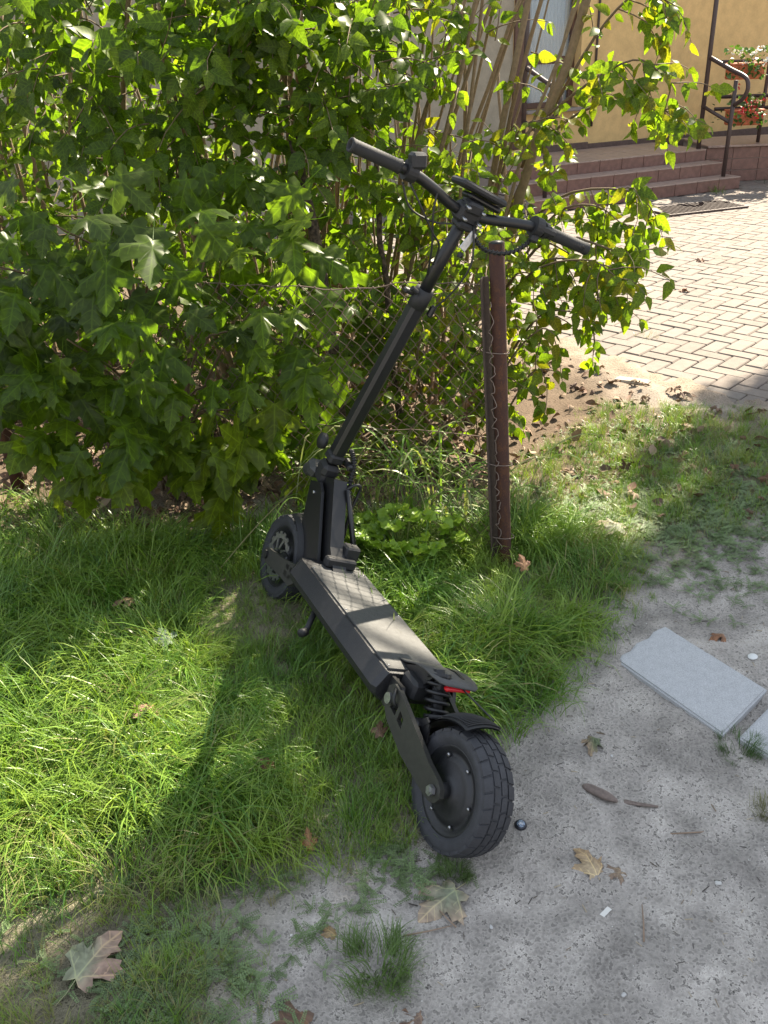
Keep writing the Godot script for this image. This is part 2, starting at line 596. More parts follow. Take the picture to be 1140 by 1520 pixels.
func build_paving():
	var root := Node3D.new()
	root.name = "yard_paving"
	root.set_meta("kind", "structure")
	add_child(root, true)
	var bed := MB.new(false)
	bed.ref = Vector3(3, -1, -8)
	bed.quad(Vector3(-4, -0.009, -4.9), Vector3(10, -0.009, -3.4), Vector3(10, -0.009, -13), Vector3(-4, -0.009, -13))
	var bm := mat(Color(0.165, 0.135, 0.11), 0.95)
	bm.albedo_texture = M.tex_mottle
	bm.uv1_triplanar = true
	bm.uv1_scale = Vector3.ONE * 3.0
	part("joint_sand", bed.mesh(), bm, root)
	# bricks 20 x 10 cm in herringbone
	var tones := [Color(0.21, 0.174, 0.147), Color(0.225, 0.187, 0.157), Color(0.193, 0.158, 0.133), Color(0.216, 0.176, 0.148), Color(0.21, 0.18, 0.155)]
	var mats := []
	for t in tones:
		mats.append(worn(t, 0.9, 0.0, 0.1, 2.3, 0.08, true))
	var shapes := []
	for k in 3:
		var b := MB.new(false)
		b.box(Vector3(0, -0.03, 0), Vector3(0.195, 0.06, 0.0948), 0.004 + 0.0015 * k)
		shapes.append(b.mesh())
	var turn := Basis(Vector3.UP, deg_to_rad(46))
	var all := []
	for i in range(-70, 71):
		for j in range(-70, 71):
			var t := posmod(i - j, 4)
			if t != 0 and t != 2:
				continue
			var c := Vector2(i + 1.0, j + 0.5) * 0.1 if t == 0 else Vector2(i + 0.5, j) * 0.1
			var p := turn * Vector3(c.x, 0, c.y) + Vector3(3.0, 0, -8.0)
			if poly_sd(Vector2(p.x, p.z), yard_poly) < -0.08 or p.z < -11.2 or p.x < -2.2 or p.x > 5.8 or p.z > -3.5:
				continue
			var bl := bxf.affine_inverse() * p
			if bl.z < -0.02 and bl.x < 0.2: continue
			all.append([p, t == 2])
	all.sort_custom(func(a, b):
		var va := in_view(a[0])
		var vb := in_view(b[0])
		if va != vb: return va
		return a[0].distance_squared_to(CAM) < b[0].distance_squared_to(CAM))
	var rest := MB.new(false)
	for n in all.size():
		var p: Vector3 = all[n][0]
		p.y = rng.randf_range(-0.002, 0.0025)
		var b := turn * Basis(Vector3.UP, (PI / 2 if all[n][1] else 0.0) + rng.randfn() * 0.012) * Basis(Vector3(rng.randfn(), 0, rng.randfn()).normalized(), rng.randf() * 0.012)
		var k := rng.randi() % 5
		if n < 300:
			part("paver", shapes[rng.randi() % 3], mats[k], root, Transform3D(b, p))
		else:
			var c: Color = tones[k]
			rest.col = c
			rest.box(p + Vector3(0, -0.01, 0), Vector3(0.195, 0.02, 0.0948), 0.004, b)
	var rm := worn(Color(1, 1, 1), 0.9, 0.0, 0.3, 2.3, 0.08, true)
	rm.vertex_color_use_as_albedo = true
	part("far_pavers", rest.mesh(), rm, root).set_meta("kind", "stuff")

# ---------------------------------------------------------------- the building
var bxf := Transform3D(Basis(Vector3.UP, deg_to_rad(24.43)), Vector3(3.9, 0, -10.15))

func build_building():
	var H := 2.4
	var V := -1.35
	var house := thing("building", "yellow plastered building with brown framed window and dark plinth", "building", bxf)
	var plaster := worn(Color(0.72, 0.5, 0.22), 0.93, 0.0, 0.1, 0.9, 0.1)
	var plaster2 := worn(Color(0.36, 0.32, 0.245), 0.93, 0.0, 0.1, 0.9, 0.1)
	var wood := worn(Color(0.1, 0.045, 0.025), 0.5, 0.0, 0.3, 5.0)
	var w := MB.new(false)
	var T := 0.4
	var W := func(u0: float, u1: float, y0: float, y1: float): w.box(Vector3((u0 + u1) / 2, (y0 + y1) / 2, V - T / 2), Vector3(u1 - u0, y1 - y0, T))
	W.call(-1.16, 8.0, 0.0, H)
	W.call(-1.86, -1.16, 0.0, 0.8)
	W.call(-1.86, -1.16, 2.25, H)
	W.call(-2.02, -1.86, 0.0, H)
	part("wall", w.mesh(), plaster, house)
	w = MB.new(false)
	w.box(Vector3((-9.5 - 2.02) / 2, H / 2, V - T / 2), Vector3(9.5 - 2.02, H, T))
	part("pale_wall", w.mesh(), plaster2, house)
	var sh := MB.new(false)
	sh.box(Vector3(-0.75, H / 2, V - 4.5), Vector3(17.5, H, 0.3))
	for u in [-9.35, 7.85]:
		sh.box(Vector3(u, H / 2, V - T - 1.975), Vector3(0.3, H, 3.95))
	part("rear_wall", sh.mesh(), plaster2, house)
	var rf := MB.new(false)
	rf.box(Vector3(-0.75, H + 0.06, V - 2.3), Vector3(17.6, 0.12, 4.7))
	part("roof", rf.mesh(), mat(Color(0.12, 0.1, 0.1), 0.9), house)
	var fl := MB.new(false)
	fl.box(Vector3(-0.75, 0.3, V - T - 1.97), Vector3(16.8, 0.1, 3.9))
	part("floor", fl.mesh(), mat(Color(0.2, 0.16, 0.12), 0.8), house)
	# plinth strip
	var pl := MB.new(false)
	pl.box(Vector3(3.5, 0.21, V + 0.012), Vector3(9.0, 0.4, 0.024), 0.004)
	pl.box(Vector3(-1.44, 0.39, V + 0.012), Vector3(0.88, 0.08, 0.024), 0.004)
	part("plinth", pl.mesh(), worn(Color(0.12, 0.075, 0.06), 0.7, 0.0, 0.3, 3.0), house)
	# window
	var win := part("window", _frame(-1.86, -1.16, 0.8, 2.25, V - 0.14, 0.06), wood, house)
	var bar := MB.new(false)
	bar.box(Vector3(-1.51, 1.27, V - 0.14), Vector3(0.58, 0.07, 0.05), 0.006)
	part("transom", bar.mesh(), wood, win)
	var glass := StandardMaterial3D.new()
	glass.transparency = BaseMaterial3D.TRANSPARENCY_ALPHA
	glass.albedo_color = Color(0.75, 0.85, 0.9, 0.12)
	glass.roughness = 0.03
	for y in [[0.86, 1.235], [1.305, 2.19]]:
		var g := MB.new(false)
		g.box(Vector3(-1.51, (y[0] + y[1]) / 2, V - 0.145), Vector3(0.58, y[1] - y[0], 0.006))
		part("pane", g.mesh(), glass, win)
	var cu := MB.new()
	var n := 60
	for k in n:
		var u0 := -1.83 + 0.64 * k / n
		var u1 := -1.83 + 0.64 * (k + 1) / n
		cu.quad(Vector3(u0, 0.85, V - 0.3 + 0.018 * sin(k * 1.3)), Vector3(u0, 2.2, V - 0.3 + 0.018 * sin(k * 1.3)), Vector3(u1, 2.2, V - 0.3 + 0.018 * sin((k + 1) * 1.3)), Vector3(u1, 0.85, V - 0.3 + 0.018 * sin((k + 1) * 1.3)))
	var cm := mat(Color(0.36, 0.4, 0.42), 0.9)
	cm.backlight_enabled = true
	cm.backlight = Color(0.5, 0.5, 0.5)
	part("curtain", cu.mesh(), cm, win)
	var si := MB.new(false)
	si.box(Vector3(-1.5, 0.785, V + 0.02), Vector3(0.78, 0.03, 0.2), 0.006)
	part("sill", si.mesh(), mat(Color(0.2, 0.17, 0.15), 0.7), win)
	var sv := MB.new(false)
	sv.box(Vector3(-1.94, 1.4, V + 0.014), Vector3(0.155, 1.96, 0.028), 0.006)
	part("shutter", sv.mesh(), wood, house)
	var cd := MB.new()
	cd.tube([Vector3(-0.965, 0.59, V + 0.012), Vector3(-0.965, 2.38, V + 0.012)], 0.013, 8)
	part("conduit", cd.mesh(), mat(Color(0.04, 0.025, 0.02), 0.6), house)

func _frame(u0: float, u1: float, y0: float, y1: float, v: float, t: float) -> ArrayMesh:
	var m := MB.new(false)
	for u in [u0 + t / 2, u1 - t / 2]:
		m.box(Vector3(u, (y0 + y1) / 2, v), Vector3(t, y1 - y0 - 0.004, 0.07), 0.006)
	for y in [y0 + t / 2, y1 - t / 2]:
		m.box(Vector3((u0 + u1) / 2, y, v - 0.002), Vector3(u1 - u0 - 2 * t, t, 0.06), 0.006)
	return m.mesh()

func build_steps():
	var tile := worn(Color(0.215, 0.11, 0.085), 0.45, 0.0, 0.3, 2.0)
	var tile2 := worn(Color(0.38, 0.275, 0.225), 0.4, 0.0, 0.3, 2.0)
	var grout := mat(Color(0.3, 0.25, 0.22), 0.9)
	var st := thing("entrance_steps", "three red brown tiled steps leading up to the yellow building", "steps", bxf)
	var E := [[0.02, 0.0, 0.12, 0.0], [-0.05, 0.12, 0.245, -0.22], [-0.09, 0.245, 0.36, -0.44]]
	for k in 3:
		var u1: float = E[k][0]
		var y0: float = E[k][1]
		var y1: float = E[k][2]
		var v: float = E[k][3]
		var core := MB.new(false)
		core.box(Vector3((u1 - 2.64) / 2, (y0 + y1) / 2 - 0.006, (v - 1.35) / 2 - 0.008), Vector3(u1 + 2.62, y1 - y0 - 0.012, 1.35 + v - 0.016))
		var s := part("step", core.mesh(), grout, st)
		var n := 9
		for i in n:
			var a := lerpf(-2.63, u1, float(i) / n)
			var b := lerpf(-2.63, u1, float(i + 1) / n)
			var r := MB.new(false)
			r.box(Vector3((a + b) / 2, (y0 + y1) / 2 - 0.004, v - 0.004), Vector3(b - a - 0.005, y1 - y0 - 0.01, 0.01), 0.002)
			part("riser_tile", r.mesh(), tile, s)
			var depth := 0.23 if k < 2 else 0.44
			for q in (1 if k < 2 else 2):
				var t := MB.new(false)
				t.box(Vector3((a + b) / 2, y1 - 0.004, v + 0.008 - depth * (q + 0.5)), Vector3(b - a - 0.005, 0.012, depth - 0.004), 0.003)
				part("tread_tile", t.mesh(), tile2, s)
	# terrace wall to the right of the steps
	var origin := bxf * Vector3(-0.02, 0, -0.5)
	var txf := Transform3D(Basis(Vector3.UP, deg_to_rad(3)), origin)
	var tw := thing("terrace_wall", "low brown tiled terrace wall with railing, right of the steps", "wall", txf)
	var core := MB.new(false)
	core.box(Vector3(2.0, 0.18, -0.4), Vector3(3.96, 0.36, 0.76))
	part("core", core.mesh(), grout, tw)
	for j in 3:
		for i in 13:
			var t := MB.new(false)
			t.box(Vector3(0.15 + 0.3 * i, 0.06 + 0.12 * j, -0.016), Vector3(0.294, 0.114, 0.012), 0.002)
			part("wall_tile", t.mesh(), tile, tw)
	var cap := MB.new(false)
	cap.box(Vector3(2.0, 0.375, -0.39), Vector3(4.0, 0.024, 0.84), 0.005)
	part("cap", cap.mesh(), tile2, tw)
	var iron := worn(Color(0.07, 0.045, 0.04), 0.5, 0.1, 0.3, 5.0)
	# terrace railing
	var rl := thing("terrace_railing", "brown tube railing along the terrace carrying flower boxes", "railing", txf)
	for y in [1.2, 0.86, 0.74]:
		var m := MB.new()
		m.tube([Vector3(0.08, y, -0.14), Vector3(3.8, y - 0.02, -0.14)], 0.02, 10)
		part("rail", m.mesh(), iron, rl)
	for x in [0.62, 1.9, 3.2]:
		var m := MB.new()
		m.tube([Vector3(x, 0.387, -0.14), Vector3(x, 1.19, -0.14)], 0.02, 10)
		part("railing_post", m.mesh(), iron, rl)
	# handrails of the steps
	var hi := 0
	for u in [-0.13, -2.4]:
		var h := thing("handrail", ["brown tube handrail at the right end of the steps", "brown tube handrail at the left end of the steps, behind the shrub branches"][hi], "handrail", bxf, "handrails of the entrance steps")
		hi += 1
		var m := MB.new()
		m.tube([Vector3(u, 0.362, -0.52), Vector3(u, 2.6, -0.52)], 0.024, 10)
		part("tall_post", m.mesh(), iron, h)
		m = MB.new()
		m.tube([Vector3(u, 0.122, -0.1), Vector3(u, 1.05, -0.1)], 0.022, 10)
		part("short_post", m.mesh(), iron, h)
		m = MB.new()
		m.tube(curve_pts([Vector3(u, 1.25, -0.5), Vector3(u, 1.15, -0.2), Vector3(u, 1.09, 0.0), Vector3(u, 1.04, 0.06), Vector3(u, 0.96, 0.07), Vector3(u, 0.88, 0.02), Vector3(u, 0.82, -0.08)], 24), 0.022, 10)
		part("top_rail", m.mesh(), iron, h)
		m = MB.new()
		m.tube([Vector3(u, 0.79, -0.54), Vector3(u, 0.655, -0.12)], 0.018, 10)
		part("mid_rail", m.mesh(), iron, h)
	# flower boxes
	var clay := worn(Color(0.62, 0.17, 0.07), 0.7, 0.0, 0.3, 4.0)
	var k := 0
	for d in [[0.3, 1.03, 0], [0.36, 0.58, 1], [0.86, 0.55, 1], [0.84, 1.02, 0]]:
		var fb := thing("flower_box", ["orange flower box of white geraniums on the top rail, nearest the handrail", "orange flower box of red geraniums on the lower rail, nearest the handrail", "orange flower box of red geraniums on the lower rail, by the picture's right edge", "orange flower box of white flowers on the top rail, by the picture's right edge"][k], "flower box", txf * Transform3D(Basis(), Vector3(d[0], d[1], 0.0)), "flower boxes on the terrace railing")
		k += 1
		var m := MB.new(false)
		m.box(Vector3(0, 0.08, 0), Vector3(0.36, 0.15, 0.17), 0.012)
		m.box(Vector3(0, 0.15, 0), Vector3(0.38, 0.022, 0.19), 0.006)
		part("box", m.mesh(), clay, fb)
		var leaf := ovate_leaf(0.3, 0.25, 0.45)
		var xs := []
		var cs := []
		for i in 130:
			var p := Vector3(rng.randfn() * 0.13, 0.19 + rng.randf_range(-0.16, 0.13), rng.randfn() * 0.07 + 0.05)
			if p.y < 0.14: p.z = 0.1 + rng.randf() * 0.05
			xs.append(Transform3D(facing(rv() + Vector3(0, -0.3, 0.3), Vector3.UP + rv(0.5)).scaled(Vector3.ONE * rng.randf_range(0.035, 0.06)), p))
			cs.append(Color(0.07, 0.14, 0.03) * rng.randf_range(0.7, 1.4))
		many("foliage", leaf, leaf_mat(Color(1, 1, 1), "", 0.8), xs, cs, fb)
		var fx := []
		var fc := []
		for i in 16:
			var c := Vector3(rng.randfn() * 0.14, 0.27 + rng.randf_range(-0.2, 0.12), 0.1 + rng.randf_range(-0.1, 0.08))
			for q in 14:
				fx.append(Transform3D(facing(rv(), rv()).scaled(Vector3.ONE * 0.02), c + rv(0.014)))
				var red := Color(0.55, 0.02, 0.03) if rng.randf() < 0.7 else Color(0.7, 0.12, 0.18)
				fc.append((red if d[2] == 1 else Color(0.8, 0.76, 0.78)) * rng.randf_range(0.8, 1.1))
		many("blossom", ovate_leaf(0.2, 0.1, 0.5), leaf_mat(Color(1, 1, 1), "", 0.5, 0.6), fx, fc, fb)
	# foot grate in front of the steps
	var gx := Transform3D(Basis(Vector3.UP, deg_to_rad(20)), Vector3(3.1, 0.004, -9.05))
	var gr := thing("foot_grate", "dark metal foot grate set in the paving before the steps", "grate", gx)
	var fr := MB.new(false)
	for s in [-1, 1]:
		fr.box(Vector3(0, 0.008, 0.2 * s), Vector3(0.9, 0.016, 0.02))
		fr.box(Vector3(0.44 * s, 0.008, 0), Vector3(0.02, 0.016, 0.376))
	part("frame", fr.mesh(), iron, gr)
	for i in 20:
		var b := MB.new(false)
		b.box(Vector3(-0.41 + 0.043 * i, 0.007, 0), Vector3(0.008, 0.012, 0.376))
		part("slat", b.mesh(), iron, gr)

func build_slabs():
	# slabs of the path: [corners (x, z)], labelled
	var A := [Vector2(0.653, -2.08), Vector2(0.672, -2.112), Vector2(0.7, -2.128), Vector2(0.728, -2.165), Vector2(0.77, -2.188), Vector2(0.795, -2.222), Vector2(0.835, -2.242), Vector2(1.022, -1.935), Vector2(0.842, -1.764)]
	var B := [Vector2(0.878, -1.752), Vector2(1.06, -1.92), Vector2(1.28, -1.6), Vector2(1.1, -1.43)]
	var L := ["grey concrete paving slab with a ragged left end, nearest the grass", "grey concrete paving slab cut off by the picture's right edge"]
	var k := 0
	for P in [A, B]:
		var m := MB.new(false)
		var poly := PackedVector2Array()
		for p in P: poly.append(p)
		var inner: PackedVector2Array = Geometry2D.offset_polygon(poly, -0.006)[0]
		var top := 0.017
		m.prism(poly, 0.05, Transform3D(Basis(Vector3.RIGHT, PI / 2), Vector3(0, top - 0.029, 0)))
		m.prism(inner, 0.01, Transform3D(Basis(Vector3.RIGHT, PI / 2), Vector3(0, top - 0.005, 0)))
		single("paving_slab", m.mesh(), M.concrete, L[k], "paving slab", Transform3D(), "slabs of the path")
		k += 1
	var e := MB.new(false)
	e.box(Vector3.ZERO, Vector3(0.42, 0.1, 0.07), 0.008)
	single("edging_stone", e.mesh(), worn(Color(0.42, 0.36, 0.29), 0.95, 0.0, 0.3, 3.0, 0.1), "half buried concrete edging stone at the corner of the paved yard", "edging stone", Transform3D(Basis(Vector3.UP, deg_to_rad(-38)) * Basis(Vector3.BACK, deg_to_rad(4)), Vector3(1.19, -0.042, -4.45)))

# ---------------------------------------------------------------- the scooter; local axes: x right, y up, z towards the rear wheel
const AX := Basis(Vector3(0, -1, 0), Vector3(1, 0, 0), Vector3(0, 0, 1))

func yz(x: float) -> Transform3D:
	return Transform3D(Basis(Vector3(0, 0, 1), Vector3(0, 1, 0), Vector3(-1, 0, 0)), Vector3(x, 0, 0))

func plate(poly: Array, holes: Array, depth: float, x: float, cut: float) -> ArrayMesh:   # a plate in the yz plane, split along the line y = cut through its holes
	var m := MB.new(false)
	var p := PackedVector2Array(poly)
	for s in [-1.0, 1.0]:
		var half := PackedVector2Array([Vector2(-9, cut), Vector2(9, cut), Vector2(9, cut + 9 * s), Vector2(-9, cut + 9 * s)])
		var pieces := Geometry2D.intersect_polygons(p, half)
		for h in holes:
			var next: Array[PackedVector2Array] = []
			for q in pieces:
				next.append_array(Geometry2D.clip_polygons(q, PackedVector2Array(h)))
			pieces = next
		for q in pieces:
			m.prism(q, depth, yz(x))
	return m.mesh()

func tread_blocks() -> Array:
	var out := []
	var n := 26
	for row in [[-0.0175, -0.0015, 0.25, 0.0], [0.0015, 0.0175, -0.25, 0.5], [-0.041, -0.0205, -0.3, 0.3], [0.0205, 0.041, 0.3, 0.8]]:
		var m := MB.new(false)
		var half := TAU / n * 0.455
		var P := func(x: float, s: float, up: float, inset: float) -> Vector3:
			var xc: float = (row[0] + row[1]) / 2
			var xx: float = xc + (x - xc) * (1.0 - inset)
			var a: float = s * half * (1.0 - inset) + row[2] * (x - xc) * 5.0
			var r: float = 0.1375 - 0.9 * pow(absf(xx), 1.9) * 1.6 + up - (0.003 if absf(xx) > 0.036 else 0.0)
			return Vector3(xx, r * cos(a), r * sin(a))
		m.ref = Vector3((row[0] + row[1]) / 2, 0.135, 0)
		var b := []
		var t := []
		for c in [[row[0], -1.0], [row[1], -1.0], [row[1], 1.0], [row[0], 1.0]]:
			b.append(P.call(c[0], c[1], -0.004, 0.0))
			t.append(P.call(c[0], c[1], 0.003, 0.08))
		m.quad(t[0], t[1], t[2], t[3])
		for i in 4:
			m.quad(b[i], b[(i + 1) % 4], t[(i + 1) % 4], t[i])
		out.append([m.mesh(), row[3]])
	return out

func make_wheel(called: String, at: Vector3, parent: Node3D) -> Node3D:
	var w := Node3D.new()
	w.name = called
	w.position = at
	parent.add_child(w, true)
	var m := MB.new()
	var pr := []
	for p in [[0.094, -0.03], [0.1, -0.036], [0.112, -0.0425], [0.122, -0.043], [0.13, -0.039], [0.1345, -0.03], [0.137, -0.015], [0.1378, 0.0], [0.137, 0.015], [0.1345, 0.03], [0.13, 0.039], [0.122, 0.043], [0.112, 0.0425], [0.1, 0.036], [0.094, 0.03]]:
		pr.append(Vector2(p[0], p[1]))
	m.lathe(pr, Vector3.ZERO, AX, 64)
	part("tyre", m.mesh(), M.rubber, w)
	var tb := tread_blocks()
	for k in 26:
		for row in tb:
			part("tread_block", row[0], M.rubber, w, Transform3D(Basis(Vector3.RIGHT, TAU * (k + row[1]) / 26), Vector3.ZERO))
	return w

func build_scooter():
	var yaw := deg_to_rad(23.8)
	var lam := deg_to_rad(24.82)
	var fz := Vector3(sin(yaw), 0, cos(yaw))
	var rt := Vector3(cos(yaw), 0, -sin(yaw))
	var X := rt * cos(lam) - Vector3.UP * sin(lam)
	var Y := Vector3.UP * cos(lam) + rt * sin(lam)
	var S := thing("electric_scooter", "black electric scooter leaning against the rusty fence post, handlebar tipped right", "scooter", Transform3D(Basis(X, Y, fz), Vector3(0.094, 0.0, -1.467)))
	var P := M.black_paint as Material
	var K := M.black_matt as Material
	var R := 0.1425
	# ---- rear wheel with hub motor
	var rw := make_wheel("rear_wheel", Vector3(0, R, 0), S)
	var m := MB.new()
	var pr := []
	for p in [[0.0, -0.041], [0.03, -0.041], [0.034, -0.036], [0.06, -0.034], [0.071, -0.032], [0.074, -0.027], [0.083, -0.026], [0.086, -0.031], [0.094, -0.033], [0.0985, -0.036], [0.1, -0.03], [0.1, 0.03], [0.094, 0.034], [0.06, 0.034], [0.0, 0.04]]:
		pr.append(Vector2(p[0], p[1]))
	m.lathe(pr, Vector3.ZERO, AX, 56)
	part("hub_motor", m.mesh(), M.side_metal, rw)
	for k in 6:
		var a := TAU * (k + 0.35) / 6
		m = MB.new()
		m.cyl(Vector3(-0.03, cos(a) * 0.077, sin(a) * 0.077), Vector3(-0.0345, cos(a) * 0.077, sin(a) * 0.077), 0.0042, 8)
		part("hub_bolt", m.mesh(), M.steel, rw)
	m = MB.new(false)
	m.cyl(Vector3(-0.09, 0, 0), Vector3(0.09, 0, 0), 0.0065, 10)
	part("axle", m.mesh(), M.steel, rw)
	for s in [-1.0, 1.0]:
		m = MB.new(false)
		m.cyl(Vector3(0.078 * s, 0, 0), Vector3(0.088 * s, 0, 0), 0.0125, 6)
		part("axle_nut", m.mesh(), M.steel, rw)
		m = MB.new()
		m.cyl(Vector3(0.041 * s, 0, 0), Vector3(0.064 * s, 0, 0), 0.018, 14)
		part("spacer", m.mesh(), K, rw)
	# ---- rear swing arms
	for s in [-1.0, 1.0]:
		var arm := part("rear_swing_arm", plate([Vector2(-0.29, 0.22), Vector2(-0.27, 0.236), Vector2(-0.24, 0.234), Vector2(-0.15, 0.208), Vector2(-0.05, 0.178), Vector2(0.0, 0.17), Vector2(0.02, 0.16), Vector2(0.028, 0.142), Vector2(0.018, 0.122), Vector2(0.0, 0.114), Vector2(-0.03, 0.112), Vector2(-0.15, 0.122), Vector2(-0.25, 0.15), Vector2(-0.285, 0.175)], [[Vector2(-0.255, 0.182), Vector2(-0.225, 0.177), Vector2(-0.225, 0.2), Vector2(-0.25, 0.208)], [Vector2(-0.212, 0.174), Vector2(-0.185, 0.168), Vector2(-0.19, 0.192), Vector2(-0.212, 0.2)]], 0.012, 0.07 * s, 0.186), M.arm_paint, S)
		m = MB.new(false)
		m.cyl(Vector3(0.06 * s, 0.197, -0.268), Vector3(0.084 * s, 0.197, -0.268), 0.014, 12)
		part("pivot_bolt", m.mesh(), M.steel if s < 0 else K, arm)
	m = MB.new(false)
	m.box(Vector3(0, 0.195, -0.165), Vector3(0.13, 0.03, 0.03), 0.006)
	part("cross_bar", m.mesh(), P, S)
	# ---- spring damper
	var sh := Node3D.new()
	sh.name = "rear_shock"
	S.add_child(sh, true)
	var top := Vector3(0.005, 0.305, -0.238)
	var bot := Vector3(0.005, 0.2, -0.175)
	m = MB.new()
	m.cyl(top, bot, 0.014, 14)
	m.cyl(top.lerp(bot, 0.08), top.lerp(bot, 0.16), 0.03, 18)
	m.cyl(top.lerp(bot, 0.86), top.lerp(bot, 0.94), 0.03, 18)
	part("damper", m.mesh(), K, sh)
	var cp := []
	var sb := facing(bot - top, Vector3.RIGHT)
	for i in 91:
		var t := i / 90.0
		cp.append(top.lerp(bot, 0.14 + 0.74 * t) + sb.x * cos(t * TAU * 4.5) * 0.0265 + sb.z * sin(t * TAU * 4.5) * 0.0265)
	m = MB.new()
	m.tube(cp, 0.0052, 8)
	part("coil_spring", m.mesh(), M.black_paint, sh)
	# ---- rear mudguard with ribs
	m = MB.new()
	var guard := func(a0: float, a1: float, rad: float, wid: float, c: Vector3, n: int) -> ArrayMesh:
		var g := MB.new()
		for i in n:
			for j in 8:
				var q := []
				for d in [[0, 0], [0, 1], [1, 1], [1, 0]]:
					var a := deg_to_rad(lerpf(a0, a1, float(i + d[0]) / n))
					var x: float = wid * ((j + d[1]) / 8.0 - 0.5) * 2.0
					var rr: float = rad - 0.22 * x * x / wid
					q.append(c + Vector3(x, cos(a) * rr, sin(a) * rr))
				g.ref = c
				g.quad(q[0], q[1], q[2], q[3])
				var e := []
				for v in q: e.append(c + (v - c) * Vector3(1, 1, 1) - (v - c).normalized() * 0.004)
				g.ref = (q[0] + q[2]) * 0.5 + (q[0] - c).normalized()
				g.quad(e[0], e[1], e[2], e[3])
		return g.mesh()
	var rg := part("rear_mudguard", guard.call(-86.0, -2.0, 0.166, 0.054, Vector3(0, R, 0), 20), K, S)
	for i in 16:
		var a := deg_to_rad(lerpf(-40.0, -6.0, i / 15.0))
		var rp := []
		for j in 9:
			var x := 0.046 * (j / 4.0 - 1.0)
			var rr := 0.1685 - 0.22 * x * x / 0.05
			rp.append(Vector3(x, R + cos(a) * rr, sin(a) * rr))
		m = MB.new()
		m.tube(rp, 0.0018, 5)
		part("rib", m.mesh(), K, rg)
	m = MB.new()
	m.tube([Vector3(0.045, 0.29, -0.22), Vector3(0.052, 0.296, -0.05)], 0.0021, 6)
	part("mudguard_stay", m.mesh(), M.side_metal, rg)
	m = MB.new(false)
	m.prism(PackedVector2Array([Vector2(-0.172, 0.165), Vector2(-0.12, 0.165), Vector2(-0.11, 0.185), Vector2(-0.125, 0.225), Vector2(-0.145, 0.232), Vector2(-0.172, 0.2)]), 0.005, yz(-0.05))
	part("mudguard_bracket", m.mesh(), P, rg)
	# ---- deck
	var xc := 0.012
	var dk := Node3D.new()
	dk.name = "deck"
	S.add_child(dk, true)
	m = MB.new(false)
	# body: section swept along z with a raked nose
	var sec := [Vector2(-0.108, 0.2), Vector2(-0.086, 0.2465), Vector2(0.11, 0.2465), Vector2(0.122, 0.225), Vector2(0.112, 0.185), Vector2(0.09, 0.158), Vector2(-0.07, 0.158), Vector2(-0.102, 0.18)]
	var zs := [-0.93, -0.9, -0.32, -0.305]
	for i in 3:
		for k in sec.size():
			var a: Vector2 = sec[k]
			var b: Vector2 = sec[(k + 1) % sec.size()]
			m.ref = Vector3(xc, 0.21, (zs[i] + zs[i + 1]) / 2)
			var sh0 := 0.85 if i == 0 else 1.0
			var sh1 := 0.92 if i == 2 else 1.0
			var f := func(p: Vector2, z: float, k2: float) -> Vector3: return Vector3(xc + (p.x - xc) * k2, 0.21 + (p.y - 0.21) * k2, z)
			m.quad(f.call(a, zs[i], sh0), f.call(b, zs[i], sh0), f.call(b, zs[i + 1], sh1), f.call(a, zs[i + 1], sh1))
	for e in [[0, 0.85], [3, 0.92]]:
		m.ref = Vector3(xc, 0.21, -0.6)
		for k in range(1, sec.size() - 1):
			var f := func(p: Vector2) -> Vector3: return Vector3(xc + (p.x - xc) * e[1], 0.21 + (p.y - 0.21) * e[1], zs[e[0]])
			m.tri(f.call(sec[0]), f.call(sec[k]), f.call(sec[k + 1]))
	m.ref = null
	part("deck_body", m.mesh(), M.side_metal, dk)
	m = MB.new(false)
	m.prism(PackedVector2Array([Vector2(-0.078, -0.315), Vector2(0.104, -0.315), Vector2(0.104, -0.845), Vector2(0.09, -0.87), Vector2(-0.062, -0.87), Vector2(-0.078, -0.845)]), 0.005, Transform3D(Basis(Vector3(1, 0, 0), Vector3(0, 0, 1), Vector3(0, -1, 0)), Vector3(0, 0.2491, 0)))
	part("grip_mat", m.mesh(), M.deck_mat, dk)
	for z in [-0.33, -0.6, -0.84]:
		for x in [-0.071, 0.097]:
			m = MB.new()
			m.cyl(Vector3(x, 0.2512, z), Vector3(x, 0.2528, z), 0.0035, 8)
			part("screw", m.mesh(), M.steel, dk)
	for s in [-1.0, 1.0]:
		m = MB.new()
		m.tube([Vector3(xc + 0.094 * s, 0.203, -0.9), Vector3(xc + 0.094 * s, 0.203, -0.32)], 0.004, 6)
		part("side_rail", m.mesh(), K, dk)
	# rear bracket plates, screwed to the deck end
	for s in [-1.0, 1.0]:
		var br := part("rear_bracket", plate([Vector2(-0.36, 0.235), Vector2(-0.25, 0.24), Vector2(-0.235, 0.215), Vector2(-0.25, 0.175), Vector2(-0.29, 0.16), Vector2(-0.34, 0.175)], [[Vector2(-0.325, 0.198), Vector2(-0.305, 0.195), Vector2(-0.305, 0.215), Vector2(-0.325, 0.216)]], 0.01, xc + 0.088 * s - 0.012 * s, 0.205), P, S)
		for q in [[-0.345, 0.222], [-0.262, 0.222]]:
			m = MB.new()
			m.cyl(Vector3(xc + 0.08 * s, q[1], q[0]), Vector3(xc + 0.084 * s, q[1], q[0]), 0.005, 8)
			part("bolt", m.mesh(), M.steel, br)
	m = MB.new(false)
	m.box(Vector3(xc, 0.235, -0.27), Vector3(0.11, 0.05, 0.07), 0.008)
	part("rear_block", m.mesh(), K, S)
	# kick plate over the rear, with the tail light under its lip
	m = MB.new()
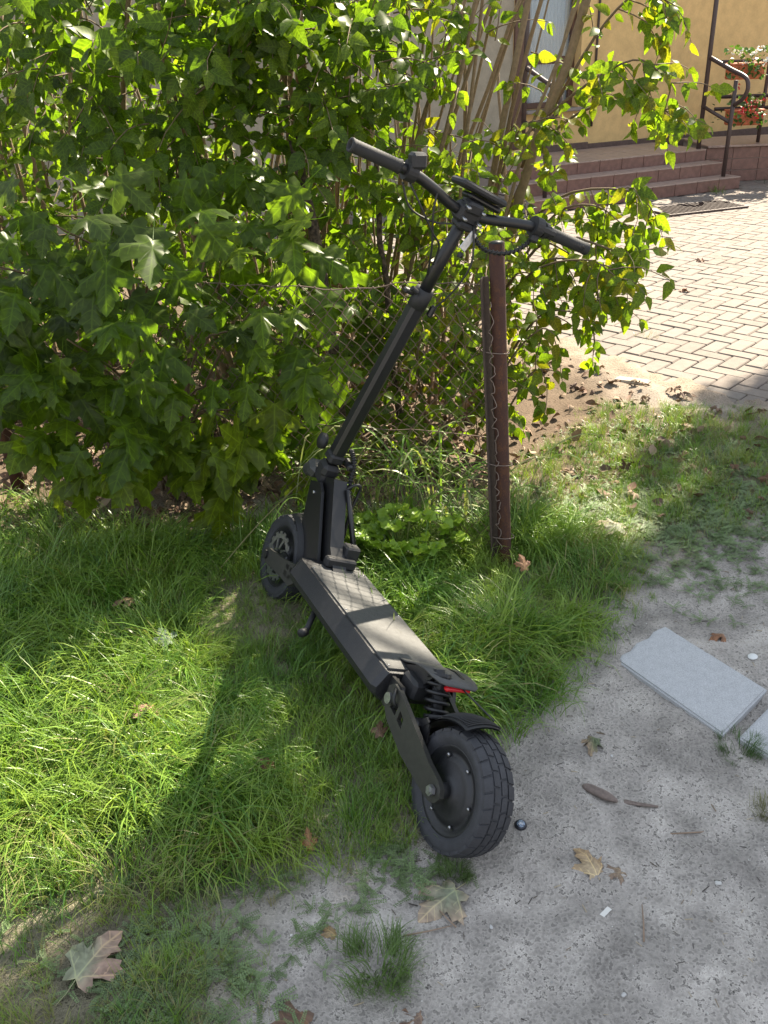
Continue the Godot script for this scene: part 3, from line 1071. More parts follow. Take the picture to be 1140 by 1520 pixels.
	var kp := [[-0.37, 0.0545, 0.249], [-0.335, 0.058, 0.262], [-0.29, 0.062, 0.284], [-0.25, 0.066, 0.296], [-0.21, 0.066, 0.3], [-0.185, 0.058, 0.3], [-0.175, 0.045, 0.3]]
	for i in kp.size() - 1:
		var q := []
		for d in [[0, -1], [0, 1], [1, 1], [1, -1]]:
			var r: Array = kp[i + d[0]]
			q.append(Vector3(0.035 + r[1] * d[1], r[2] - 0.012 * float(d[1]) * 0.4, r[0]))
		m.ref = Vector3(0.03, -1, -0.3)
		m.quad(q[0], q[1], q[2], q[3])
		m.ref = Vector3(0.03, 2, -0.3)
		var dn := Vector3(0, -0.005, 0)
		m.quad(q[0] + dn, q[1] + dn, q[2] + dn, q[3] + dn)
		m.ref = Vector3(0.03, 0.28, -0.3)
		m.quad(q[0], q[3], q[3] + dn, q[0] + dn)
		m.quad(q[1], q[2], q[2] + dn, q[1] + dn)
		if i == kp.size() - 2:
			m.quad(q[2], q[3], q[3] + dn, q[2] + dn)
	m.ref = null
	var kick := part("kick_plate", m.mesh(), M.deck_mat, S)
	for s in [-1.0, 1.0]:
		m = MB.new(false)
		m.prism(PackedVector2Array([Vector2(-0.33, 0.245), Vector2(-0.26, 0.24), Vector2(-0.235, 0.265), Vector2(-0.215, 0.298), Vector2(-0.25, 0.297), Vector2(-0.29, 0.282), Vector2(-0.33, 0.258)]), 0.008, yz(0.025 + 0.042 * s))
		part("kick_plate_bracket", m.mesh(), P, kick)
	m = MB.new(false)
	m.box(Vector3(0.035, 0.287, -0.185), Vector3(0.075, 0.014, 0.016), 0.005)
	part("tail_light", m.mesh(), M.red_lens, S)
	m = MB.new(false)
	m.box(Vector3(0.03, 0.283, -0.205), Vector3(0.085, 0.02, 0.025), 0.004)
	part("tail_light_housing", m.mesh(), K, S)
	m = MB.new()
	m.tube(curve_pts([Vector3(-0.05, 0.23, -0.3), Vector3(-0.082, 0.225, -0.25), Vector3(-0.084, 0.205, -0.235), Vector3(-0.06, 0.185, -0.215), Vector3(-0.054, 0.16, -0.04)], 20), 0.0045, 7)
	part("motor_cable", m.mesh(), M.cable, S)
	# kickstand folded under the left side
	m = MB.new()
	m.tube([Vector3(-0.075, 0.175, -0.74), Vector3(-0.125, 0.135, -0.665)], [0.009, 0.008], 8)
	m.tube([Vector3(-0.125, 0.135, -0.665), Vector3(-0.145, 0.135, -0.655)], 0.012, 8)
	part("kickstand", m.mesh(), K, S)
	# ---- front fork: arms, wheel, mudguard
	var FZ := -1.136
	var fw := make_wheel("front_wheel", Vector3(0, R, FZ), S)
	m = MB.new()
	pr = []
	for p in [[0.0, -0.03], [0.028, -0.03], [0.03, -0.02], [0.06, -0.012], [0.085, -0.022], [0.094, -0.033], [0.1, -0.036], [0.1, 0.036], [0.08, 0.02], [0.03, 0.02], [0.0, 0.03]]:
		pr.append(Vector2(p[0], p[1]))
	m.lathe(pr, Vector3.ZERO, AX, 48)
	part("rim", m.mesh(), M.side_metal, fw)
	m = MB.new(false)
	pr = []
	for p in [[0.058, -0.045], [0.073, -0.045], [0.073, -0.042], [0.058, -0.042], [0.058, -0.045]]:
		pr.append(Vector2(p[0], p[1]))
	m.lathe(pr, Vector3.ZERO, AX, 40)
	for k in 8:
		var a := TAU * k / 8
		m.box(Vector3(-0.0435, cos(a) * 0.041, sin(a) * 0.041), Vector3(0.003, 0.042, 0.01), 0.0, Basis(Vector3.RIGHT, a + 0.35))
	for k in 16:
		var a := TAU * k / 16
		m.box(Vector3(-0.0435, cos(a) * 0.076, sin(a) * 0.076), Vector3(0.003, 0.008, 0.016), 0.0, Basis(Vector3.RIGHT, a))
	part("brake_disc", m.mesh(), M.steel, fw)
	m = MB.new(false)
	m.cyl(Vector3(-0.088, 0, 0), Vector3(0.088, 0, 0), 0.007, 10)
	m.cyl(Vector3(-0.09, 0, 0), Vector3(-0.076, 0, 0), 0.015, 8)
	part("axle", m.mesh(), M.black_paint, fw)
	for s in [-1.0, 1.0]:
		part("front_swing_arm", plate([Vector2(-1.15, 0.125), Vector2(-1.158, 0.142), Vector2(-1.15, 0.16), Vector2(-1.13, 0.167), Vector2(-1.02, 0.187), Vector2(-0.93, 0.212), Vector2(-0.905, 0.205), Vector2(-0.905, 0.16), Vector2(-0.93, 0.14), Vector2(-1.02, 0.133), Vector2(-1.13, 0.118)], [[Vector2(-0.985, 0.152), Vector2(-0.963, 0.152), Vector2(-0.963, 0.168), Vector2(-0.985, 0.167)], [Vector2(-0.985, 0.174), Vector2(-0.963, 0.175), Vector2(-0.963, 0.192), Vector2(-0.985, 0.188)], [Vector2(-0.955, 0.152), Vector2(-0.935, 0.155), Vector2(-0.935, 0.17), Vector2(-0.955, 0.169)], [Vector2(-0.955, 0.177), Vector2(-0.935, 0.178), Vector2(-0.935, 0.194), Vector2(-0.955, 0.192)]], 0.011, 0.078 * s, 0.171), M.arm_paint, S)
	part("front_mudguard", guard.call(2.0, 96.0, 0.163, 0.05, Vector3(0, R, FZ), 20), K, S)
	m = MB.new(false)
	m.box(Vector3(-0.055, R + 0.02, FZ + 0.075), Vector3(0.025, 0.045, 0.05), 0.008)
	part("brake_caliper", m.mesh(), M.black_paint, S)
	# ---- neck tower
	var a := Vector3(0, 0.769, 0.207).normalized()
	var hinge := Vector3(0, 0.53, -1.084)
	var nk := Node3D.new()
	nk.name = "neck"
	S.add_child(nk, true)
	m = MB.new(false)
	m.prism(PackedVector2Array([Vector2(-1.04, 0.2), Vector2(-0.86, 0.21), Vector2(-0.83, 0.25), Vector2(-0.9, 0.3), Vector2(-1.0, 0.44), Vector2(-1.02, 0.47), Vector2(-1.1, 0.45), Vector2(-1.11, 0.42)]), 0.046, yz(0.012))
	part("tower", m.mesh(), P, nk)
	for s in [-1.0, 1.0]:
		m = MB.new(false)
		m.prism(PackedVector2Array([Vector2(-1.05, 0.19), Vector2(-0.88, 0.19), Vector2(-0.9, 0.24), Vector2(-1.03, 0.42), Vector2(-1.06, 0.44), Vector2(-1.12, 0.42)]), 0.01, yz(0.01 + 0.038 * s))
		var ck := part("cheek_plate", m.mesh(), P, nk)
		for q in [[-1.07, 0.4], [-1.04, 0.24], [-0.94, 0.225]]:
			m = MB.new()
			m.cyl(Vector3(0.01 + 0.043 * s, q[1], q[0]), Vector3(0.01 + 0.048 * s, q[1], q[0]), 0.006, 8)
			part("bolt", m.mesh(), M.steel, ck)
	m = MB.new(false)
	m.box(Vector3(0.06, 0.285, -0.9), Vector3(0.05, 0.06, 0.045), 0.006)
	m.box(Vector3(0.02, 0.268, -0.865), Vector3(0.1, 0.03, 0.03), 0.005)
	part("front_block", m.mesh(), K, nk)
	m = MB.new()
	m.tube([Vector3(0.035, 0.452, -1.0), Vector3(0.078, 0.29, -0.905)], 0.0085, 10)
	part("brace", m.mesh(), M.black_paint, nk)
	m = MB.new()
	m.tube(curve_pts([Vector3(0.03, 0.44, -1.01), Vector3(0.05, 0.47, -1.0), Vector3(0.072, 0.47, -1.0), Vector3(0.078, 0.44, -1.005), Vector3(0.07, 0.38, -1.0), Vector3(0.075, 0.3, -0.99)], 24), 0.005, 7)
	part("neck_cable", m.mesh(), M.cable, nk)
	# ---- folding joint
	var jb := facing(a, Vector3(0, 0, 1))
	var fj := Node3D.new()
	fj.name = "folding_joint"
	S.add_child(fj, true)
	m = MB.new(false)
	m.box(hinge - a * 0.055, Vector3(0.06, 0.045, 0.062), 0.012, jb)
	m.box(hinge - a * 0.01, Vector3(0.052, 0.034, 0.052), 0.008, jb)
	m.box(hinge - a * 0.085, Vector3(0.046, 0.05, 0.06), 0.01, jb)
	part("joint_block", m.mesh(), K, fj)
	m = MB.new()
	m.cyl(hinge + Vector3(-0.03, 0.02, -0.045), hinge + Vector3(-0.044, 0.02, -0.045), 0.025, 20)
	part("folding_knob", m.mesh(), K, fj)
	m = MB.new(false)
	m.box(hinge + Vector3(0.035, -0.015, 0.03), Vector3(0.02, 0.022, 0.05), 0.006, jb)
	part("joint_lever", m.mesh(), M.black_paint, fj)
	m = MB.new(false)
	m.box(Vector3(-0.012, 0.45, -1.158), Vector3(0.056, 0.05, 0.06), 0.014, Basis(Vector3.RIGHT, 0.5))
	m.cyl(Vector3(-0.012, 0.44, -1.18), Vector3(-0.012, 0.43, -1.2), 0.022, 16)
	part("headlamp", m.mesh(), worn(Color(0.05, 0.05, 0.05), 0.5, 0.0, 0.3, 8.0), S)
	# ---- stem
	var collar := Vector3(0, 1.07, -0.939)
	var topb := Vector3(0, 1.313, -0.873)
	m = MB.new(false)
	m.box((hinge + collar) * 0.5, Vector3(0.044, (collar - hinge).length(), 0.046), 0.009, jb)
	part("lower_stem", m.mesh(), P, S)
	m = MB.new()
	m.cyl(collar - a * 0.01, topb, 0.0175, 24)
	part("upper_stem", m.mesh(), P, S)
	m = MB.new()
	m.cyl(collar - a * 0.035, collar + a * 0.02, 0.027, 24)
	var cl := part("stem_collar", m.mesh(), K, S)
	m = MB.new(false)
	m.box(collar + Vector3(-0.04, 0.0, -0.01), Vector3(0.03, 0.014, 0.02), 0.004, jb)
	m.box(collar + Vector3(0.035, -0.03, 0.02), Vector3(0.016, 0.035, 0.02), 0.005, jb)
	m.cyl(collar + Vector3(-0.03, 0.005, 0.02), collar + Vector3(-0.05, 0.012, 0.02), 0.008, 10)
	part("quick_release", m.mesh(), M.black_paint, cl)
	# ---- handlebar
	var hb := Node3D.new()
	hb.name = "handlebar"
	S.add_child(hb, true)
	var bp := curve_pts([Vector3(-0.37, 1.35, -0.842), Vector3(-0.22, 1.349, -0.845), Vector3(-0.14, 1.337, -0.852), Vector3(-0.06, 1.318, -0.868), Vector3(0, 1.313, -0.873), Vector3(0.06, 1.318, -0.868), Vector3(0.14, 1.337, -0.852), Vector3(0.22, 1.349, -0.845), Vector3(0.37, 1.349, -0.837)], 48)
	m = MB.new()
	m.tube(bp, 0.0138, 14)
	part("bar", m.mesh(), M.black_paint, hb)
	for s in [-1.0, 1.0]:
		var g := MB.new()
		var ends := []
		var e := Vector3(0.385 * s, 1.3495, -0.84)
		var i0 := Vector3(0.245 * s, 1.3495, -0.8445)
		var d := (e - i0).normalized()
		var prof := [Vector2(0.0145, 0.0), Vector2(0.0185, 0.0)]
		for k in 15:
			prof.append(Vector2(0.017, 0.006 + 0.009 * k))
			prof.append(Vector2(0.0162, 0.0105 + 0.009 * k))
		prof.append(Vector2(0.0178, 0.139))
		prof.append(Vector2(0.017, 0.145))
		prof.append(Vector2(0.0115, 0.145))
		prof.append(Vector2(0.011, 0.11))
		prof.append(Vector2(0.0, 0.11))
		g.lathe(prof, i0, facing(d, Vector3.UP), 24)
		part("grip", g.mesh(), M.grip_rubber, hb)
	m = MB.new(false)
	m.box(topb, Vector3(0.07, 0.05, 0.055), 0.01, jb)
	m.box(topb + Vector3(0, 0.018, 0.02), Vector3(0.05, 0.03, 0.04), 0.006, jb)
	m.box(topb + Vector3(0.0, -0.03, 0.0), Vector3(0.05, 0.02, 0.05), 0.006, jb)
	var ck2 := part("bar_clamp", m.mesh(), K, hb)
	for x in [-0.024, 0.024]:
		for y in [-0.014, 0.016]:
			m = MB.new()
			m.cyl(topb + Vector3(x, y, 0.026), topb + Vector3(x, y - 0.006, 0.05), 0.0045, 8)
			part("clamp_bolt", m.mesh(), M.steel, ck2)
	# display: slab nearly edge-on to the rider
	var db := Basis(Vector3.RIGHT, deg_to_rad(2)) * Basis(Vector3.BACK, deg_to_rad(-4))
	var dc := topb + Vector3(0.012, 0.062, 0.0)
	m = MB.new(false)
	m.box(dc, Vector3(0.15, 0.017, 0.075), 0.005, db)
	var ds := part("display", m.mesh(), K, hb)
	m = MB.new(false)
	m.box(dc + db * Vector3(0, 0.0092, 0), Vector3(0.136, 0.002, 0.062), 0.0, db)
	part("screen", m.mesh(), M.screen, ds)
	m = MB.new(false)
	m.box(dc + Vector3(0.018, -0.022, 0.0), Vector3(0.11, 0.016, 0.05), 0.006, db)
	m.box(dc + Vector3(-0.01, -0.036, 0.0), Vector3(0.045, 0.03, 0.035), 0.004, db)
	part("display_mount", m.mesh(), M.black_paint, ds)
	# left control: clamp, raised housing, lever
	var lc := Vector3(-0.213, 1.35, -0.846)
	m = MB.new(false)
	m.cyl(lc + Vector3(-0.014, 0, 0), lc + Vector3(0.014, 0, 0), 0.026, 18)
	m.box(lc + Vector3(0.004, 0.028, 0.012), Vector3(0.042, 0.04, 0.036), 0.007, Basis(Vector3.BACK, 0.35))
	part("left_control", m.mesh(), K, hb)
	var rc := Vector3(0.205, 1.35, -0.846)
	m = MB.new(false)
	m.cyl(rc + Vector3(-0.013, 0, 0), rc + Vector3(0.013, 0, 0), 0.027, 18)
	m.cyl(rc + Vector3(0.022, 0, 0), rc + Vector3(0.034, 0, 0), 0.022, 18)
	m.box(rc + Vector3(0.0, -0.03, 0.01), Vector3(0.024, 0.024, 0.022), 0.006)
	m.box(rc + Vector3(0.03, 0.0, 0.018), Vector3(0.05, 0.02, 0.018), 0.005)
	part("right_control", m.mesh(), K, hb)
	# cables
	for c in [[Vector3(-0.2, 1.325, -0.85), Vector3(-0.15, 1.28, -0.84), Vector3(-0.09, 1.235, -0.85), Vector3(-0.045, 1.21, -0.87), Vector3(-0.025, 1.16, -0.9)], [Vector3(-0.215, 1.32, -0.86), Vector3(-0.17, 1.27, -0.86), Vector3(-0.1, 1.26, -0.85), Vector3(-0.04, 1.275, -0.85)], [Vector3(-0.12, 1.33, -0.845), Vector3(-0.11, 1.28, -0.845), Vector3(-0.07, 1.2, -0.86), Vector3(-0.03, 1.13, -0.9)], [Vector3(0.02, 1.29, -0.85), Vector3(0.05, 1.2, -0.84), Vector3(0.05, 1.12, -0.87), Vector3(0.035, 1.05, -0.91), Vector3(0.03, 1.03, -0.92)]]:
		m = MB.new()
		m.tube(curve_pts(c, 20), 0.0028, 6)
		part("cable", m.mesh(), M.cable, hb)
	m = MB.new()
	var lp := curve_pts([Vector3(0.03, 1.29, -0.86), Vector3(0.055, 1.255, -0.86), Vector3(0.1, 1.245, -0.855), Vector3(0.155, 1.262, -0.845), Vector3(0.195, 1.3, -0.845), Vector3(0.203, 1.325, -0.848)], 60)
	m.tube(lp, 0.0042, 7)
	m.tube(_helix(lp, 0.0055, 22.0), 0.0022, 5)
	part("coiled_cable", m.mesh(), M.cable, hb)
	m = MB.new()
	lp = curve_pts([Vector3(0.03, 0.56, -1.06), Vector3(0.048, 0.52, -1.04), Vector3(0.058, 0.44, -1.03), Vector3(0.085, 0.34, -0.98), Vector3(0.098, 0.27, -0.93)], 90)
	m.tube(lp, 0.0055, 7)
	m.tube(_helix(lp, 0.0068, 30.0), 0.003, 5)
	part("braided_cable", m.mesh(), M.cable, S)
	m = MB.new(false)
	m.box(topb + Vector3(0.022, -0.065, 0.022), Vector3(0.022, 0.055, 0.004), 0.0015, Basis(Vector3.BACK, -0.35))
	part("key_tag", m.mesh(), worn(Color(0.55, 0.56, 0.58), 0.3, 0.4, 0.3, 9.0), S)
	m = MB.new()
	m.cyl(topb + Vector3(0.012, -0.098, 0.026), topb + Vector3(0.012, -0.112, 0.026), 0.008, 10)
	part("key_ring", m.mesh(), K, S)

func _helix(line: Array, r: float, turns: float) -> Array:
	var out := []
	var n := line.size() * 4
	for i in n + 1:
		var t := float(i) / n * (line.size() - 1)
		var k := mini(int(t), line.size() - 2)
		var p: Vector3 = line[k].lerp(line[k + 1], t - k)
		var b := facing(line[k + 1] - line[k], Vector3(0.2, 0.1, 1))
		var a := TAU * turns * i / n
		out.append(p + (b.x * cos(a) + b.z * sin(a)) * r)
	return out

# ---------------------------------------------------------------- fence
func build_fence():
	var base := Vector3(0.408, 0, -2.622)
	var F := thing("chain_link_fence", "rusty chain link fence ending at a brown pipe post beside the scooter", "fence", Transform3D(Basis(), base))
	var tip := Vector3(-0.069, 1.094, 0.042)
	var m := MB.new()
	var pts := []
	for i in 9:
		pts.append(Vector3(0, -0.1, 0).lerp(tip, i / 8.0))
	m.tube(pts, 0.0225, 20)
	var post := part("post", m.mesh(), M.rust, F)
	m = MB.new()
	m.tube([tip - tip.normalized() * 0.002, tip + tip.normalized() * 0.002], 0.0185, 16)
	part("post_hole", m.mesh(), M.cable, post)
	var side := Vector3(-0.93, 0, -0.37)
	# angle iron beside the post
	var ab := facing(tip, side.cross(Vector3.UP))
	m = MB.new(false)
	var ac := Vector3(-0.035, 0, 0.004) + tip * 0.45
	m.box(ac, Vector3(0.02, 1.02, 0.005), 0.0015, ab)
	m.box(ac + ab * Vector3(0.0078, 0, -0.0135), Vector3(0.005, 1.02, 0.022), 0.0015, ab)
	part("angle_iron", m.mesh(), M.old_iron, F)
	var ns := FastNoiseLite.new()
	ns.seed = 3
	ns.frequency = 1.6
	var D := func(t: float, h: float, off: float) -> Vector3:
		var lean := Vector3(tip.x, tip.y - 1.0, tip.z) * h
		var p := Vector3(-0.035, 0, 0) + side * t + Vector3(lean.x, h, lean.z) * 1.0
		p.y -= 0.055 * smoothstep(0.0, 0.5, t) * h + 0.02 * ns.get_noise_2d(t * 2.0, 7.0) * h
		var nrm := Vector3(-0.37, 0, 0.93)
		return p + nrm * (off + 0.035 * ns.get_noise_2d(t * 1.2, h * 1.2) * smoothstep(0.0, 0.2, t)) + side * 0.012 * ns.get_noise_2d(t * 3.0 + 20, h * 3.0)
	var w := 0.024
	var n := 84
	for i in n:
		var line := []
		var steps := 34
		for j in steps + 1:
			var h := 0.02 + 0.97 * j / float(steps)
			var odd := (j + i) % 2
			var t := w * (i + (1.04 if odd == 1 else -0.04))
			line.append(D.call(maxf(t, 0.0), h, 0.003 if odd == 1 else -0.003))
		m = MB.new()
		m.tube(line, 0.0016, 4)
		part("mesh_wire", m.mesh(), M.wire, F)
	for h in [0.985, 0.5]:
		var line := []
		for j in 61:
			line.append(D.call(w * n * j / 60.0, h, 0.0))
		m = MB.new()
		m.tube(line, 0.0018 if h > 0.9 else 0.0014, 5)
		part("line_wire", m.mesh(), M.wire, F)
	# loose twists between the post and the angle iron
	var tw := []
	for j in 90:
		var h := 0.1 + 0.83 * j / 89.0
		tw.append(Vector3(tip.x, 0, tip.z) * h + Vector3(-0.022 + (0.004 + 0.009 * absf(ns.get_noise_2d(j * 0.3, 3.0))) * sin(j * 1.15 + 2.0 * ns.get_noise_2d(j * 0.2, 50.0)) + 0.012 * ns.get_noise_2d(j * 0.12, 90.0), h + 0.012 * ns.get_noise_2d(j * 0.4, 70.0), 0.024 + 0.005 * cos(j * 1.15)))
	m = MB.new()
	m.tube(curve_pts(tw, 260), 0.0014, 5)
	part("mesh_wire", m.mesh(), M.tie, F)
	for h in [0.77, 0.4, 0.13]:
		var ring := []
		for k in 15:
			var q := TAU * k / 14
			ring.append(tip * (h / 1.094) + Vector3(-0.014 + 0.042 * cos(q), 0.012 * sin(q * 0.5), 0.002 + 0.027 * sin(q)))
		m = MB.new()
		m.tube(ring, 0.0014, 5)
		part("tie_wire", m.mesh(), M.tie, F)
	# the further post, inside the shrub
	var b2 := MB.new()
	b2.tube([side * 2.05 + Vector3(0, -0.05, 0), side * 2.05 + Vector3(-0.02, 1.08, 0)], 0.0275, 14)
	part("post", b2.mesh(), M.rust, F)

# ---------------------------------------------------------------- shrubs and trees
# leaves: array of [Transform3D (scene axes), shape, tint]
func hang_leaves(root: Node3D, base: Vector3, leaves: Array, shapes: Array, tints: Array, tex: String, most: int, called := "leaf", thin := 1.2):
	var score := func(l): return (-1000.0 if in_view(l[0].origin) else 0.0) + l[0].origin.distance_to(CAM) / l[0].basis.x.length() * 0.02
	for l in leaves:
		l.append(score.call(l))
	leaves.sort_custom(func(a, b): return a[3] < b[3])
	var inv := Transform3D(Basis(), -base)
	var xs := {}
	var cs := {}
	for i in leaves.size():
		var l: Array = leaves[i]
		if i < most:
			part(called, shapes[l[1]], leaf_mat(tints[l[2]], tex, thin), root, inv * l[0])
		else:
			if not xs.has(l[1]):
				xs[l[1]] = []
				cs[l[1]] = []
			xs[l[1]].append(inv * l[0])
			cs[l[1]].append(tints[l[2]] * rng.randf_range(0.85, 1.15))
	for k in xs:
		many("leaves", shapes[k], leaf_mat(Color(1, 1, 1), tex, thin), xs[k], cs[k], root)

# leaves in pairs along a twig
func twig_leaves(out: Array, line: Array, gap: float, size: float, shapes: int, pick: Callable, droop := 0.35, tip := true):
	var walk := 0.0
	for i in line.size() - 1:
		var a: Vector3 = line[i]
		var b: Vector3 = line[i + 1]
		var d := (b - a).normalized()
		walk += (b - a).length()
		while walk > gap:
			walk -= gap * rng.randf_range(0.8, 1.3)
			var side := d.cross(Vector3.UP).rotated(d, rng.randf_range(-0.9, 0.9)).normalized()
			for s in [-1.0, 1.0]:
				if rng.randf() < 0.12: continue
				var y: Vector3 = (side * s + d * rng.randf_range(0.2, 0.8) + Vector3.DOWN * droop * rng.randf_range(0.2, 1.8) + rv(0.2)).normalized()
				var z := (Vector3(0.0, 0.62, 0.85) + rv(0.4)).normalized()
				var sz := size * rng.randf_range(0.6, 1.2)
				var p := a.lerp(b, rng.randf())
				out.append([Transform3D(facing(y, z).scaled(Vector3.ONE * sz), p + y * 0.008), rng.randi() % shapes, pick.call()])
	if tip:
		var d: Vector3 = (line[-1] - line[-2]).normalized()
		out.append([Transform3D(facing(d + Vector3.DOWN * 0.3, Vector3.UP + rv(0.4)).scaled(Vector3.ONE * size * 0.8), line[-1]), rng.randi() % shapes, pick.call()])

func random_twig(c: Vector3, r: Vector3, length: float, bias := Vector3.ZERO) -> Array:
	var o := Vector3.ZERO
	for k in 20:
		o = Vector3(rng.randf_range(-1, 1), rng.randf_range(-1, 1), rng.randf_range(-1, 1))
		if o.length() < 1.0: break
	var p := c + o * r
	var d := (o * 0.6 + rv(0.5) + bias + Vector3(0, 0.25, 0)).normalized()
	var out := [p]
	for k in 4:
		out.append(out[-1] + d * length / 4)
		d = (d + Vector3.DOWN * 0.16 + rv(0.1)).normalized()
	return out

func stem_line(a: Vector3, b: Vector3, bend: Vector3, n := 8) -> Array:
	var out := []
	for i in n + 1:
		var t := float(i) / n
		out.append(a.lerp(b, t) + bend * sin(t * PI) + rv(0.006) * (1.0 if i > 0 else 0.0))
	return out

var ovals := []
var maples := []
# tints of foliage (linear): dark, mid, fresh, yellow green, dull
var GREEN := [Color(0.19, 0.32, 0.03), Color(0.25, 0.39, 0.035), Color(0.32, 0.46, 0.04), Color(0.38, 0.5, 0.042), Color(0.2, 0.3, 0.06), Color(0.45, 0.44, 0.04)]

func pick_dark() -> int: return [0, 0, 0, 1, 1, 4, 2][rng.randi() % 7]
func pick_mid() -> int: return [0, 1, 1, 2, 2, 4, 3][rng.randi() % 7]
func pick_fresh() -> int: return [1, 2, 2, 3, 3, 2, 1, 5][rng.randi() % 8] if rng.randf() < 0.93 else 5

func shrub(label: String, base: Vector3, clouds: Array, stems: Array, branches: Array, most: int, pick_b: Callable):
	var root := thing("shrub", label, "shrub", Transform3D(Basis(), base))
	for s in stems:
		var m := MB.new()
		m.tube(s[0].map(func(p): return p - base), taper(s[1], s[2], s[0].size() - 1), 9)
		part("stem", m.mesh(), s[3], root)
	var leaves := []
	var tw := MB.new()
	for c in clouds:
		var n: int = c[2]
		while n > 0:
			var t := random_twig(c[0], c[1], rng.randf_range(0.18, 0.34), c[5] if c.size() > 5 else Vector3.ZERO)
			var before := leaves.size()
			twig_leaves(leaves, t, 0.045, c[3], ovals.size(), c[4])
			n -= leaves.size() - before
			tw.tube(t.map(func(p): return p - base), taper(0.003, 0.0012, 4), 4, false)
	for b in branches:
		var line := curve_pts(b[0], 14)
		var m := MB.new()
		m.tube(line.map(func(p): return p - base), taper(b[1], 0.0018, 14), 7)
		part("branch", m.mesh(), M.twig, root)
		twig_leaves(leaves, line.slice(2), b[2], b[3], ovals.size(), pick_b, 0.5)
		for i in b[4]:
			var k := rng.randi_range(4, 14)
			var p: Vector3 = line[k]
			var d: Vector3 = (line[mini(k + 1, 14)] - line[k - 1]).normalized()
			var side := (d * 0.5 + d.cross(Vector3.UP).rotated(d, rng.randf() * TAU) + Vector3(0, -0.1, 0)).normalized()
			var t := [p]
			for q in 4:
				t.append(t[-1] + side * rng.randf_range(0.03, 0.07))
				side = (side + Vector3.DOWN * 0.18 + rv(0.15)).normalized()
			tw.tube(t.map(func(q): return q - base), taper(0.0028, 0.0012, 4), 4, false)
			twig_leaves(leaves, t, 0.035, b[3], ovals.size(), pick_b, 0.5)
	part("twigs", tw.mesh(), M.twig, root).set_meta("kind", "stuff")
	hang_leaves(root, base, leaves, ovals, GREEN, "tex_ovate", most)

